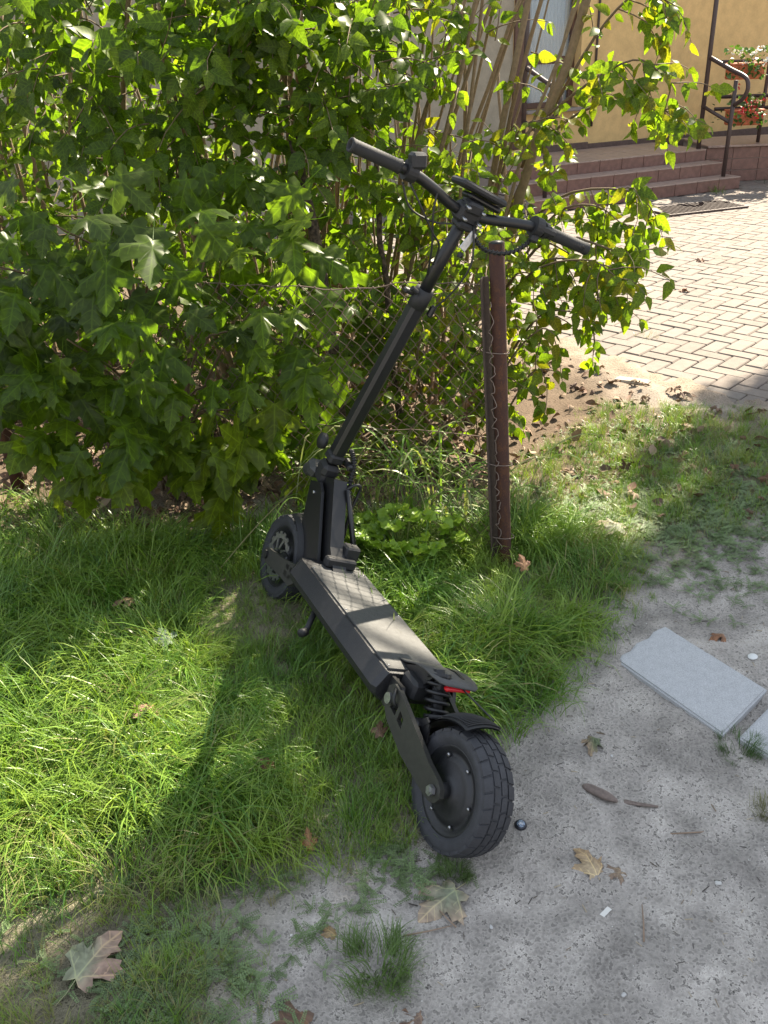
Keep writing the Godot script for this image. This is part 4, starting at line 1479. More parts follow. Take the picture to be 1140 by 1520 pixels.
func build_shrubs():
	for k in 5:
		ovals.append(ovate_leaf(0.1 + 0.13 * k, 0.12 + 0.13 * (k % 3), 0.27 + 0.025 * (k % 3), 0.2 * (k - 2)))
	for k in 5:
		maples.append(maple_leaf(0.1 + 0.09 * k, 0.05 + 0.02 * k, 1.3 * k, 0.55))
	var V := func(x, y, z): return Vector3(x, y, z)
	# --- shrub with the fan of tan stems, right of the middle
	var b1 := Vector3(0.36, 0, -4.0)
	var stems := []
	stems.append([stem_line(Vector3(0.42, -0.03, -3.92), Vector3(0.93, 2.0, -3.9), Vector3(-0.07, 0, 0.0)), 0.024, 0.016, M.bark])
	stems.append([stem_line(Vector3(0.38, -0.03, -3.95), Vector3(0.72, 2.1, -4.0), Vector3(-0.06, 0, 0.02)), 0.017, 0.011, M.bark])
	for i in 22:
		var a := Vector3(0.2 + rng.randfn() * 0.17, -0.03, -4.1 + rng.randfn() * 0.15)
		var e := Vector3(a.x + rng.randf_range(-0.3, 0.55) + 0.05, rng.randf_range(1.75, 2.25), a.z + rng.randf_range(-0.25, 0.15))
		var r := rng.randf_range(0.005, 0.0135)
		stems.append([stem_line(a, e, Vector3(rng.randf_range(-0.14, 0.02), 0, rng.randf_range(-0.08, 0.08))), r, r * 0.55, M.bark])
	var br := []
	var B := func(pts, r, gap, size, side): br.append([pts, r, gap, size, side])
	B.call([V.call(0.5, 0.75, -4.0), V.call(0.7, 1.2, -3.95), V.call(0.95, 1.36, -3.8), V.call(1.22, 1.28, -3.75)], 0.009, 0.05, 0.066, 10)
	B.call([V.call(0.5, 0.6, -4.0), V.call(0.72, 0.98, -3.85), V.call(0.98, 1.05, -3.65), V.call(1.1, 0.94, -3.6)], 0.008, 0.055, 0.068, 8)
	B.call([V.call(0.48, 0.5, -3.9), V.call(0.68, 0.86, -3.7), V.call(0.9, 0.86, -3.5), V.call(0.98, 0.8, -3.45)], 0.008, 0.06, 0.066, 4)
	B.call([V.call(0.62, 1.1, -4.0), V.call(0.85, 1.55, -3.9), V.call(1.0, 1.72, -3.8), V.call(1.13, 1.66, -3.8)], 0.008, 0.05, 0.066, 8)
	B.call([V.call(0.6, 1.2, -4.0), V.call(0.8, 1.4, -3.8), V.call(0.98, 1.5, -3.7), V.call(1.1, 1.42, -3.65)], 0.007, 0.05, 0.066, 8)
	B.call([V.call(0.66, 0.86, -3.8), V.call(0.8, 0.8, -3.6), V.call(0.86, 0.68, -3.5), V.call(0.84, 0.58, -3.46)], 0.004, 0.05, 0.06, 5)
	B.call([V.call(0.45, 0.4, -3.85), V.call(0.6, 0.75, -3.6), V.call(0.78, 0.85, -3.4), V.call(0.88, 0.8, -3.3)], 0.006, 0.05, 0.062, 8)
	B.call([V.call(0.44, 0.02, -3.6), V.call(0.52, 0.25, -3.45), V.call(0.6, 0.42, -3.4), V.call(0.68, 0.44, -3.35)], 0.006, 0.06, 0.06, 4)
	B.call([V.call(0.4, 0.05, -3.6), V.call(0.5, 0.45, -3.4), V.call(0.6, 0.62, -3.3), V.call(0.66, 0.6, -3.3)], 0.006, 0.06, 0.06, 4)
	B.call([V.call(0.3, 0.1, -3.7), V.call(0.3, 0.55, -3.4), V.call(0.4, 0.85, -3.3), V.call(0.5, 0.9, -3.2)], 0.006, 0.05, 0.06, 8)
	B.call([V.call(0.2, 0.1, -3.7), V.call(0.15, 0.5, -3.4), V.call(0.22, 0.75, -3.3), V.call(0.3, 0.8, -3.15)], 0.006, 0.05, 0.06, 8)
	B.call([V.call(0.6, 0.7, -3.9), V.call(0.72, 0.95, -3.75), V.call(0.85, 1.0, -3.65), V.call(0.95, 0.94, -3.6)], 0.007, 0.055, 0.07, 6)
	B.call([V.call(0.55, 0.6, -3.8), V.call(0.66, 0.8, -3.6), V.call(0.78, 0.82, -3.5), V.call(0.88, 0.76, -3.45)], 0.006, 0.055, 0.068, 5)
	B.call([V.call(0.5, 0.3, -3.7), V.call(0.62, 0.6, -3.5), V.call(0.72, 0.66, -3.4), V.call(0.82, 0.62, -3.35)], 0.006, 0.06, 0.066, 4)
	B.call([V.call(0.5, 0.9, -4.0), V.call(0.55, 1.2, -3.85), V.call(0.62, 1.3, -3.75), V.call(0.7, 1.25, -3.7)], 0.006, 0.06, 0.062, 5)
	var cl := [
		[Vector3(0.26, 0.74, -3.7), Vector3(0.4, 0.32, 0.2), 430, 0.064, pick_fresh],
		[Vector3(0.14, 0.35, -3.55), Vector3(0.4, 0.28, 0.22), 420, 0.058, pick_mid],
		[Vector3(0.55, 1.0, -3.95), Vector3(0.35, 0.25, 0.3), 130, 0.06, pick_fresh],
		[Vector3(0.4, 1.45, -4.0), Vector3(0.45, 0.4, 0.3), 250, 0.07, pick_fresh],
		[Vector3(0.1, 1.75, -4.1), Vector3(0.4, 0.25, 0.3), 110, 0.066, pick_fresh],
	]
	shrub("leafy shrub with a fan of tan stems, branches reaching right over the yard", b1, cl, stems, br, 300, pick_fresh)
	# --- dense shrub behind, left of the handlebar
	var b2 := Vector3(-0.45, 0, -4.1)
	stems = []
	for i in 30:
		var a := Vector3(-0.35 + rng.randfn() * 0.3, -0.03, -4.15 + rng.randfn() * 0.18)
		var e := Vector3(a.x + rng.randf_range(-0.3, 0.4), rng.randf_range(1.5, 2.1), a.z + rng.randf_range(-0.3, 0.2))
		var r := rng.randf_range(0.006, 0.018)
		stems.append([stem_line(a, e, Vector3(rng.randf_range(-0.1, 0.1), 0, rng.randf_range(-0.05, 0.05))), r, r * 0.5, M.bark])
	stems.append([stem_line(Vector3(-0.16, -0.05, -3.5), Vector3(-0.28, 1.3, -3.6), Vector3(0.02, 0, 0)), 0.034, 0.018, M.bark_dark])
	stems.append([stem_line(Vector3(0.12, -0.05, -3.6), Vector3(0.02, 1.2, -3.7), Vector3(-0.03, 0, 0)), 0.016, 0.01, M.bark_dark])
	br = []
	B.call([V.call(-0.3, 1.0, -3.9), V.call(-0.3, 1.5, -3.6), V.call(-0.25, 1.62, -3.3), V.call(-0.2, 1.5, -3.1)], 0.007, 0.05, 0.066, 10)
	B.call([V.call(-0.5, 1.0, -3.9), V.call(-0.55, 1.5, -3.6), V.call(-0.5, 1.62, -3.3), V.call(-0.48, 1.45, -3.1)], 0.007, 0.05, 0.066, 10)
	B.call([V.call(-0.7, 1.0, -3.9), V.call(-0.85, 1.45, -3.6), V.call(-0.8, 1.58, -3.3), V.call(-0.78, 1.42, -3.1)], 0.007, 0.05, 0.066, 10)
	B.call([V.call(0.0, 1.0, -3.9), V.call(-0.02, 1.5, -3.7), V.call(0.05, 1.65, -3.4), V.call(0.1, 1.52, -3.2)], 0.007, 0.05, 0.066, 10)
	B.call([V.call(-0.2, 0.9, -3.9), V.call(-0.12, 1.3, -3.6), V.call(-0.1, 1.35, -3.35), V.call(-0.1, 1.2, -3.2)], 0.007, 0.05, 0.066, 9)
	cl = [
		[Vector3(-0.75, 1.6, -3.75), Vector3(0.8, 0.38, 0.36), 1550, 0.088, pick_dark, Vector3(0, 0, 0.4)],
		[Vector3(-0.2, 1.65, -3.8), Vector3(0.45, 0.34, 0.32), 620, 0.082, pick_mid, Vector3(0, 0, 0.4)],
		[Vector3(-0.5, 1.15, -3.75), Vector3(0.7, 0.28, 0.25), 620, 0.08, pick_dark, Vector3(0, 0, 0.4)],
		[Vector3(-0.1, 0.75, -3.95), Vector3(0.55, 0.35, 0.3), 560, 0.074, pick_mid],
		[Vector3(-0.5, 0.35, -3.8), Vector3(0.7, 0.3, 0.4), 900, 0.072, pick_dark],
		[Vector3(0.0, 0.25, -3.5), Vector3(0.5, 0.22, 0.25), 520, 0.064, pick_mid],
	]
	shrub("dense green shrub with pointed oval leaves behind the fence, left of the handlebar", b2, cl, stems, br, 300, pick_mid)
	# --- shrubs further back, at the left edge
	var b3 := Vector3(-1.9, 0, -4.6)
	stems = []
	for i in 26:
		var a := Vector3(-1.75 + rng.randfn() * 0.35, -0.03, -4.5 + rng.randfn() * 0.2)
		var e := Vector3(a.x + rng.randf_range(-0.5, 0.25), rng.randf_range(1.5, 2.3), a.z + rng.randf_range(-0.3, 0.2))
		var r := rng.randf_range(0.007, 0.018)
		stems.append([stem_line(a, e, Vector3(rng.randf_range(-0.1, 0.1), 0, 0)), r, r * 0.5, M.bark])
	br = []
	cl = [
		[Vector3(-1.8, 1.65, -4.2), Vector3(0.8, 0.42, 0.45), 1200, 0.076, pick_mid],
		[Vector3(-1.7, 0.9, -4.4), Vector3(0.9, 0.5, 0.4), 1000, 0.07, pick_dark],
		[Vector3(-2.2, 0.6, -3.9), Vector3(0.6, 0.6, 0.5), 700, 0.06, pick_dark],
	]
	shrub("shaded shrub with tan stems at the left edge behind the maple", b3, cl, stems, br, 120, pick_dark)
	var b4 := Vector3(-0.8, 0, -5.6)
	stems = []
	for i in 20:
		var a := Vector3(-0.8 + rng.randfn() * 0.8, -0.03, -5.6 + rng.randfn() * 0.3)
		var r := rng.randf_range(0.008, 0.02)
		stems.append([stem_line(a, a + Vector3(rng.randf_range(-0.3, 0.3), rng.randf_range(1.5, 2.2), 0), Vector3(rng.randf_range(-0.1, 0.1), 0, 0)), r, r * 0.5, M.bark])
	cl = [
		[Vector3(-1.2, 0.85, -5.6), Vector3(1.6, 0.6, 0.5), 2200, 0.08, pick_mid],
		[Vector3(-2.0, 1.5, -5.4), Vector3(1.2, 0.5, 0.4), 1300, 0.08, pick_mid],
		[Vector3(-0.7, 0.5, -5.3), Vector3(1.5, 0.5, 0.4), 1900, 0.075, pick_dark],
	]
	shrub("dark shrub filling the gaps farthest back, before the pale wall", b4, cl, stems, [], 60, pick_dark)
	# --- maple sapling with large lobed leaves, in front at the left
	var b5 := Vector3(-0.85, 0, -3.35)
	var mp := thing("maple_sapling", "young maple with large lobed leaves spreading over the grass at the left", "maple sapling", Transform3D(Basis(), b5))
	var ml := []
	var tips := [
		[Vector3(-1.25, 1.0, -2.85), 0.3, 24, 0], [Vector3(-0.95, 1.1, -2.8), 0.28, 24, 0], [Vector3(-1.3, 0.72, -2.75), 0.3, 26, 0], [Vector3(-0.95, 0.78, -2.7), 0.28, 26, 0],
		[Vector3(-0.7, 0.95, -2.85), 0.25, 20, 0], [Vector3(-1.05, 0.6, -2.75), 0.25, 24, 1], [Vector3(-0.95, 0.42, -2.72), 0.16, 16, 2], [Vector3(-0.7, 0.6, -2.7), 0.24, 22, 1],
		[Vector3(-0.62, 0.4, -2.78), 0.22, 22, 2], [Vector3(-0.45, 0.36, -2.85), 0.18, 18, 2], [Vector3(-0.42, 0.55, -2.95), 0.22, 18, 1], [Vector3(-0.72, 0.36, -2.85), 0.16, 12, 2],
		[Vector3(-0.28, 0.72, -2.8), 0.2, 15, 1], [Vector3(-0.2, 0.98, -2.95), 0.24, 16, 1], [Vector3(-1.6, 0.85, -3.0), 0.35, 24, 0], [Vector3(-1.5, 0.6, -3.1), 0.3, 18, 1], [Vector3(-0.5, 1.15, -3.3), 0.3, 16, 0], [Vector3(-0.3, 0.36, -3.05), 0.2, 14, 2]]
	for t in tips:
		var c: Vector3 = t[0]
		var start := b5 + Vector3(rng.randfn() * 0.05, 0.1 + 0.5 * c.y * rng.randf(), 0)
		var line := curve_pts([b5 + Vector3(rng.randfn() * 0.03, -0.02, rng.randfn() * 0.03), start.lerp(c, 0.35) + Vector3(0, 0.12, 0), c + Vector3(0, 0.04, -0.02)], 12)
		var m := MB.new()
		m.tube(line.map(func(p): return p - b5), taper(0.007, 0.0025, 12), 7)
		part("branch", m.mesh(), M.twig, mp)
		for i in int(t[2] * 0.85):
			var o: Vector3 = Vector3(rng.randfn(), rng.randfn() * 0.75, rng.randfn() * 0.6) * t[1] * 0.5
			var p := c + o
			if p.y < 0.2: p.y = 0.2 + rng.randf() * 0.15
			var y := (Vector3(o.x * 1.2, -0.35, 0.45) + rv(0.35)).normalized()
			var z := (Vector3(0, 0.9, 0.55) + rv(0.32)).normalized()
			var tint: int = [[0, 0, 1, 4], [0, 1, 1, 2], [2, 2, 3, 3]][t[3]][rng.randi() % 4]
			ml.append([Transform3D(facing(y, z).scaled(Vector3.ONE * rng.randf_range(0.1, 0.185)), p), rng.randi() % 5, tint])
	hang_leaves(mp, b5, ml, maples, GREEN, "tex_maple", 300)
	# --- the tree beyond the right edge, which shades the path
	var b6 := Vector3(6.3, 0, -7.8)
	var tr := thing("tree", "broad leafy tree beside the yard beyond the right edge, shading the path", "tree", Transform3D(Basis(), b6))
	var m := MB.new()
	m.tube(stem_line(Vector3(0, -0.1, 0), Vector3(-0.2, 6.8, 0.3), Vector3(0.1, 0, 0)), taper(0.19, 0.1, 8), 14)
	part("trunk", m.mesh(), M.bark_dark, tr)
	var crown := MB.new()
	var lx := []
	var lc := []
	var hgt := 7.5
	var off := Vector3(0.6528, 0, -0.8985) * hgt
	for s in SHADE:
		var c := Vector3(s[0], hgt, s[1]) + off
		crown.tube(stem_line(Vector3(-0.15, 6.0, 0.25), c - b6, Vector3(0, 0.2, 0)).slice(0), taper(0.07, 0.02, 8), 8)
		for i in int(s[2] * s[2] * (4500.0 if s[2] < 0.15 else 1700.0) * s[3]):
			var o := Vector3(rng.randf_range(-1, 1), rng.randf_range(-1, 1) * 0.45, rng.randf_range(-1, 1))
			if o.length() > 1.0: continue
			lx.append(Transform3D(facing(rv() + Vector3(0, -0.3, 0), Vector3.UP + rv(0.5)).scaled(Vector3.ONE * rng.randf_range(0.09, 0.15) * (0.6 if s[2] < 0.15 else 1.0)), c - b6 + o * s[2]))
			lc.append(GREEN[pick_mid()])
	part("limbs", crown.mesh(), M.bark_dark, tr)
	many("crown", maples[2], leaf_mat(Color(1, 1, 1), "tex_maple"), lx, lc, tr)

# where its lobes cast their shade on the ground: x, z, radius
const SHADE := [[2.75, -3.7, 0.95, 1.0], [2.0, -2.7, 0.85, 1.0], [1.25, -1.75, 0.72, 1.0], [0.75, -1.2, 0.62, 1.0], [0.15, -0.95, 0.6, 1.0], [1.5, -0.9, 0.8, 0.7], [-0.45, -0.72, 0.5, 1.0], [0.6, -0.3, 0.8, 0.6], [2.6, -1.8, 1.0, 0.7], [3.6, -3.0, 1.0, 0.7], [-0.6, -0.1, 0.8, 0.6], [1.5, -3.15, 0.5, 1.0], [2.45, -4.2, 0.6, 1.0], [1.78, -3.85, 0.38, 1.0], [3.2, -4.7, 0.7, 1.0], [-0.38, -1.5, 0.08, 2.0], [-0.43, -1.72, 0.08, 2.0], [-0.46, -1.95, 0.08, 2.0], [-0.52, -2.15, 0.08, 2.0], [0.25, -0.75, 0.5, 1.0], [1.0, -1.1, 0.4, 1.0], [0.75, -1.75, 0.3, 1.0], [0.95, -2.0, 0.4, 1.2], [1.3, -2.5, 0.45, 1.2], [0.35, -1.35, 0.3, 1.2], [0.85, -0.75, 0.5, 1.2], [0.5, -0.75, 0.4, 1.0], [1.15, -1.3, 0.5, 1.2], [0.62, -1.62, 0.3, 1.2], [0.6, -2.0, 0.35, 0.9], [0.38, -2.05, 0.28, 1.0], [0.55, -2.35, 0.28, 0.8], [0.8, -2.35, 0.3, 0.9], [-0.6, -1.02, 0.25, 1.2], [-0.33, -1.28, 0.16, 1.2],]

# ---------------------------------------------------------------- grass and small plants
func build_grass():
	var up := []
	for k in 4: up.append(blade_tuft(14, 0.35 + 0.12 * k, 100 + k, 0.0105))
	var arch := []
	for k in 4: arch.append(blade_tuft(14, 0.65 + 0.25 * k, 200 + k, 0.0095))
	var gm := leaf_mat(Color(1, 1, 1), "", 0.85, 0.36)
	var xs := {}
	var cs := {}
	var s0 := Vector2(0.094, -1.467)
	var s1 := Vector2(-0.364, -2.506)
	var put := func(shape: String, k: int, t: Transform3D, c: Color):
		var key := shape + str(k)
		if not xs.has(key):
			xs[key] = []
			cs[key] = []
		xs[key].append(t)
		cs[key].append(c)
	var n := 0
	for i in 34000:
		var x := rng.randf_range(-2.3, 2.5)
		var z := rng.randf_range(-4.2, -0.85)
		var p := Vector2(x, z)
		var d := poly_sd(p, grass_poly)
		var nn := nz.get_noise_2d(x * 4.0, z * 4.0)
		if d < -0.03 + 0.05 * nn: continue
		if not in_view(Vector3(x, 0.1, z)) and rng.randf() < 0.6: continue
		if p.distance_to(Vector2(-0.6, -1.165)) < 0.085 or p.distance_to(Vector2(0.095, -1.31)) < 0.075 or p.distance_to(Vector2(-0.64, -2.15)) < 0.04: continue
		var edge := smooth01(-0.02, 0.16, d)
		var ds := p.distance_to(Geometry2D.get_closest_point_to_segment(p, s0, s1))
		var right := x > lerpf(s0.x, s1.x, (z - s0.y) / (s1.y - s0.y))
		var h := 0.19
		var keep := 1.0
		var dry := 0.0
		if right:
			h = 0.2
			if z > -1.75: h = 0.13
			var far := smooth01(0.45, 0.95, x) + smooth01(-2.75, -3.1, z)
			h = lerpf(h, 0.085, minf(far, 1.0))
			keep = lerpf(1.0, 0.62, minf(far, 1.0))
			dry = 0.2 * minf(far, 1.0)
		else:
			var front := smooth01(-1.62, -1.22, z)
			h = lerpf(h, 0.075, front)
			keep = lerpf(1.0, 1.0, front)
			dry = 0.42 * front
			if z < -2.75:
				keep *= 0.5
				h *= 0.8
		if z < -2.95 and x < 0.5: keep *= 0.35
		keep *= 0.45 + 0.55 * edge
		if nz.get_noise_2d(x * 2.0 + 9, z * 2.0) < -0.28: keep *= 0.45
		h *= (0.5 + 0.5 * edge) * rng.randf_range(0.65, 1.2) * (1.0 + 0.35 * nn)
		if ds < 0.13: h = minf(h, 0.085 + 0.03 * rng.randf())
		elif ds < 0.4 and not right: h = minf(h, lerpf(0.1, 0.19, smooth01(0.2, 0.4, ds)))
		if p.distance_to(s1 + Vector2(-0.05, 0.12)) < 0.2: h = minf(h, 0.05)
		var dp := p.distance_to(Vector2(0.43, -2.45))
		if dp < 0.3: h *= lerpf(0.45, 1.0, smooth01(0.12, 0.3, dp))
		if p.distance_to(s0 + Vector2(0.05, 0.03)) < 0.1: h = minf(h, 0.045)
		elif p.distance_to(s0) < 0.3 and not right: h = minf(h, 0.1); keep = maxf(keep, 0.9)
		if rng.randf() > keep: continue
		var flow := nz2.get_noise_2d(x * 0.9, z * 0.9) * 4.0 + 0.6
		var arching: bool = h > 0.11 and rng.randf() < 0.62
		var yaw: float = flow + rng.randfn() * 0.7 if arching else rng.randf() * TAU
		var t := Transform3D(Basis(Vector3.UP, yaw).scaled(Vector3(1, 1, 1) * h * (1.25 if arching else 1.0)), Vector3(x, gh(x, z) - 0.006, z))
		var c := Color(0.085, 0.2, 0.028).lerp(Color(0.25, 0.36, 0.05), clampf(0.5 + 0.9 * nz2.get_noise_2d(x * 3.0, z * 3.0) + rng.randfn() * 0.2, 0, 1))
		if rng.randf() < 0.05 + dry: c = c.lerp(Color(0.3, 0.25, 0.12), rng.randf_range(0.3, 0.9))
		put.call("arch" if arching else "up", rng.randi() % 4, t, c)
		n += 1
	var lawn := thing("grass", "long green lawn grass along the fence and around the scooter", "grass")
	lawn.set_meta("kind", "stuff")
	for key in xs:
		var k := int(key.right(1))
		many("blades", arch[k] if key.begins_with("arch") else up[k], gm, xs[key], cs[key], lawn)
	# creeping ground cover at the lower left and beyond the post on the right
	var cr := [creeper(1), creeper(2), creeper(3)]
	var spots := [[-0.42, -1.13, 0.1, 110], [-0.15, -1.3, 0.1, 26], [1.15, -2.95, 0.35, 700], [0.85, -2.75, 0.25, 250], [1.6, -3.2, 0.4, 450], [0.03, -1.36, 0.06, 26], [-0.62, -1.3, 0.16, 30]]
	var kx := [[], [], []]
	var kc := [[], [], []]
	for s in spots:
		for i in s[3]:
			var x: float = s[0] + rng.randfn() * s[2]
			var z: float = s[1] + rng.randfn() * s[2] * 0.7
			var q := rng.randi() % 3
			kx[q].append(Transform3D(Basis(Vector3.UP, rng.randf() * TAU).scaled(Vector3.ONE * rng.randf_range(0.024, 0.048)), Vector3(x, gh(x, z) + 0.001, z)))
			kc[q].append(Color(0.14, 0.2, 0.08) * rng.randf_range(0.7, 1.25))
	var cover := thing("ground_cover", "low creeping grey green ground cover beside the bare path", "ground cover")
	cover.set_meta("kind", "stuff")
	for q in 3:
		many("sprigs", cr[q], leaf_mat(Color(1, 1, 1), "", 0.6, 0.6), kx[q], kc[q], cover)
	# single tufts
	var tuft := func(called: String, label: String, at: Vector2, r: float, h: float, cnt: int, tint: Color):
		var o := thing(called, label, "grass tuft", Transform3D(Basis(), Vector3(at.x, gh(at.x, at.y), at.y)))
		var bx := []
		var bc := []
		for i in cnt:
			var a := rng.randf() * TAU
			var q := sqrt(rng.randf()) * r
			var hh := h * rng.randf_range(0.4, 1.35) * (1.0 - 0.35 * q / r)
			bx.append(Transform3D(Basis(Vector3.UP, a - 0.0).scaled(Vector3.ONE * hh), Vector3(sin(a) * q, 0, cos(a) * q)))
			bc.append(tint * rng.randf_range(0.75, 1.2))
		many("blades", up[2], gm, bx, bc, o)
		many("outer_blades", arch[0], gm, bx.slice(0, cnt / 2), bc.slice(0, cnt / 2), o)
	tuft.call("grass_tuft", "lone round grass tuft on the bare sand below the wheel", Vector2(-0.045, -1.155), 0.065, 0.1, 42, Color(0.13, 0.21, 0.06))
	tuft.call("grass_tuft", "small grass tuft right under the rear tyre", Vector2(0.125, -1.375), 0.035, 0.06, 20, Color(0.08, 0.14, 0.03))
	tuft.call("grass_tuft", "dry yellowish grass tuft at the right edge, below the slabs", Vector2(0.885, -1.51), 0.05, 0.07, 26, Color(0.17, 0.17, 0.06))
	tuft.call("grass_tuft", "thin grass growing in the joint between the two slabs", Vector2(0.87, -1.72), 0.06, 0.06, 26, Color(0.07, 0.14, 0.03))
	tuft.call("grass_tuft", "pale weed tuft between the pavers, in the sun", Vector2(1.57, -5.15), 0.07, 0.12, 18, Color(0.25, 0.26, 0.06))
	tuft.call("weed", "bright green weed growing at the foot of the bottom step", Vector2(3.62, -9.92), 0.07, 0.2, 16, Color(0.16, 0.22, 0.03))
	tuft.call("weed", "dark green weed at the foot of the terrace wall", Vector2(4.4, -10.4), 0.12, 0.22, 20, Color(0.05, 0.08, 0.03))
	# low rosette weeds at the paving's edge
	for q in [[Vector2(1.42, -4.95), "flat green rosette weed at the edge of the pavers"], [Vector2(0.62, -2.72), "small plantain leaves in the grass beyond the post"]]:
		var at := Vector3(q[0].x, gh(q[0].x, q[0].y) + 0.01, q[0].y)
		var o := thing("rosette_weed", q[1], "weed", Transform3D(Basis(), at))
		for i in 14:
			var a := rng.randf() * TAU
			part("leaf", ovals[i % 5], leaf_mat(GREEN[[2, 3, 1][i % 3]], "tex_ovate"), o, Transform3D(facing(Vector3(sin(a), rng.randf_range(0.1, 0.5), cos(a)), Vector3.UP).scaled(Vector3.ONE * rng.randf_range(0.05, 0.09)), rv(0.015) * Vector3(1, 0, 1)))
	# celandine like plant by the deck
	var cb := Vector3(0.06, 0.0, -2.62)
	var ce := thing("green_plant", "bright green plant with rounded lobed leaves between deck and fence", "plant", Transform3D(Basis(), cb))
	var stems := MB.new()
	for i in 75:
		var a := rng.randf() * TAU
		var q := sqrt(rng.randf()) * 0.17
		var p := Vector3(sin(a) * q * 1.15, 0.16 * (1.0 - q * 3.0) + rng.randf_range(0.03, 0.1), cos(a) * q * 0.8)
		stems.tube([Vector3(p.x * 0.3, 0, p.z * 0.3), p * 0.6 + Vector3(0, 0.02, 0), p], 0.0012, 4, false)
		for k in 3:
			var y := (Vector3(sin(a + (k - 1) * 1.1), 0.1, cos(a + (k - 1) * 1.1)) + rv(0.2)).normalized()
			part("leaf", round_leaf, leaf_mat(GREEN[[0, 1, 1, 2][rng.randi() % 4]], ""), ce, Transform3D(facing(y, Vector3.UP + Vector3(0, 0, 0.3) + rv(0.3)).scaled(Vector3.ONE * rng.randf_range(0.024, 0.042)), p))
	part("stems", stems.mesh(), M.green_stem, ce)
	# long bent blades behind the deck
	var lg := thing("long_grass", "clump of long bent pale grass blades behind the scooter's neck", "grass tuft", Transform3D(Basis(), Vector3(0.05, 0, -2.85)))
	for i in 110:
		var a := rng.randf_range(-1.9, 1.9)
		var d := Vector3(sin(a), 0, 0.5 * cos(a))
		var L := rng.randf_range(0.25, 0.6)
		var o := Vector3(rng.randfn() * 0.2, 0, rng.randfn() * 0.09)
		part("blade", ribbon([o, o + d * 0.06 * L + Vector3(0, 0.55 * L, 0), o + d * 0.35 * L + Vector3(0, (0.85 - 0.3 * rng.randf()) * L, 0), o + d * 0.7 * L + Vector3(0, rng.randf_range(0.3, 0.7) * L, 0)], 0.0045), leaf_mat([Color(0.22, 0.34, 0.08), Color(0.15, 0.28, 0.05), Color(0.3, 0.33, 0.15)][rng.randi() % 3], ""), lg)
	single("tall_blade", ribbon([Vector3(0, 0, 0), Vector3(0.01, 0.2, 0.0), Vector3(0.05, 0.36, 0.01), Vector3(0.1, 0.47, 0.03)], 0.0075), leaf_mat(Color(0.12, 0.17, 0.09), ""), "single long grey green blade standing left of the front wheel", "grass blade", Transform3D(Basis(), Vector3(-0.52, 0.0, -2.72)))
	single("dry_stalk", ribbon([Vector3(0, 0, 0), Vector3(0.12, 0.1, -0.1), Vector3(0.26, 0.2, -0.2), Vector3(0.36, 0.26, -0.3)], 0.003), leaf_mat(Color(0.35, 0.3, 0.17), ""), "dry straw stalk lying slantwise left of the neck", "stalk", Transform3D(Basis(), Vector3(-0.55, 0.06, -2.6)))

var round_leaf: ArrayMesh

func ribbon(pts: Array, w: float) -> ArrayMesh:
	var m := MB.new()
	m.col = Color(1, 1, 1)
	var l := curve_pts(pts, 12)
	var side: Vector3 = (l[-1] - l[0]).cross(Vector3.UP).normalized()
	if side.length() < 0.1: side = Vector3.RIGHT
	side = (side + Vector3(0.3, 0, 0.2)).normalized()
	for i in 12:
		var t0 := i / 12.0
		var t1 := (i + 1) / 12.0
		var w0 := w * (0.6 + 0.4 * sin(t0 * 3.0)) * (1.0 - pow(t0, 4.0))
		var w1 := w * (0.6 + 0.4 * sin(t1 * 3.0)) * (1.0 - pow(t1, 4.0))
		m.quad(l[i] - side * w0, l[i + 1] - side * w1, l[i + 1] + side * w1, l[i] + side * w0)
	return m.mesh()

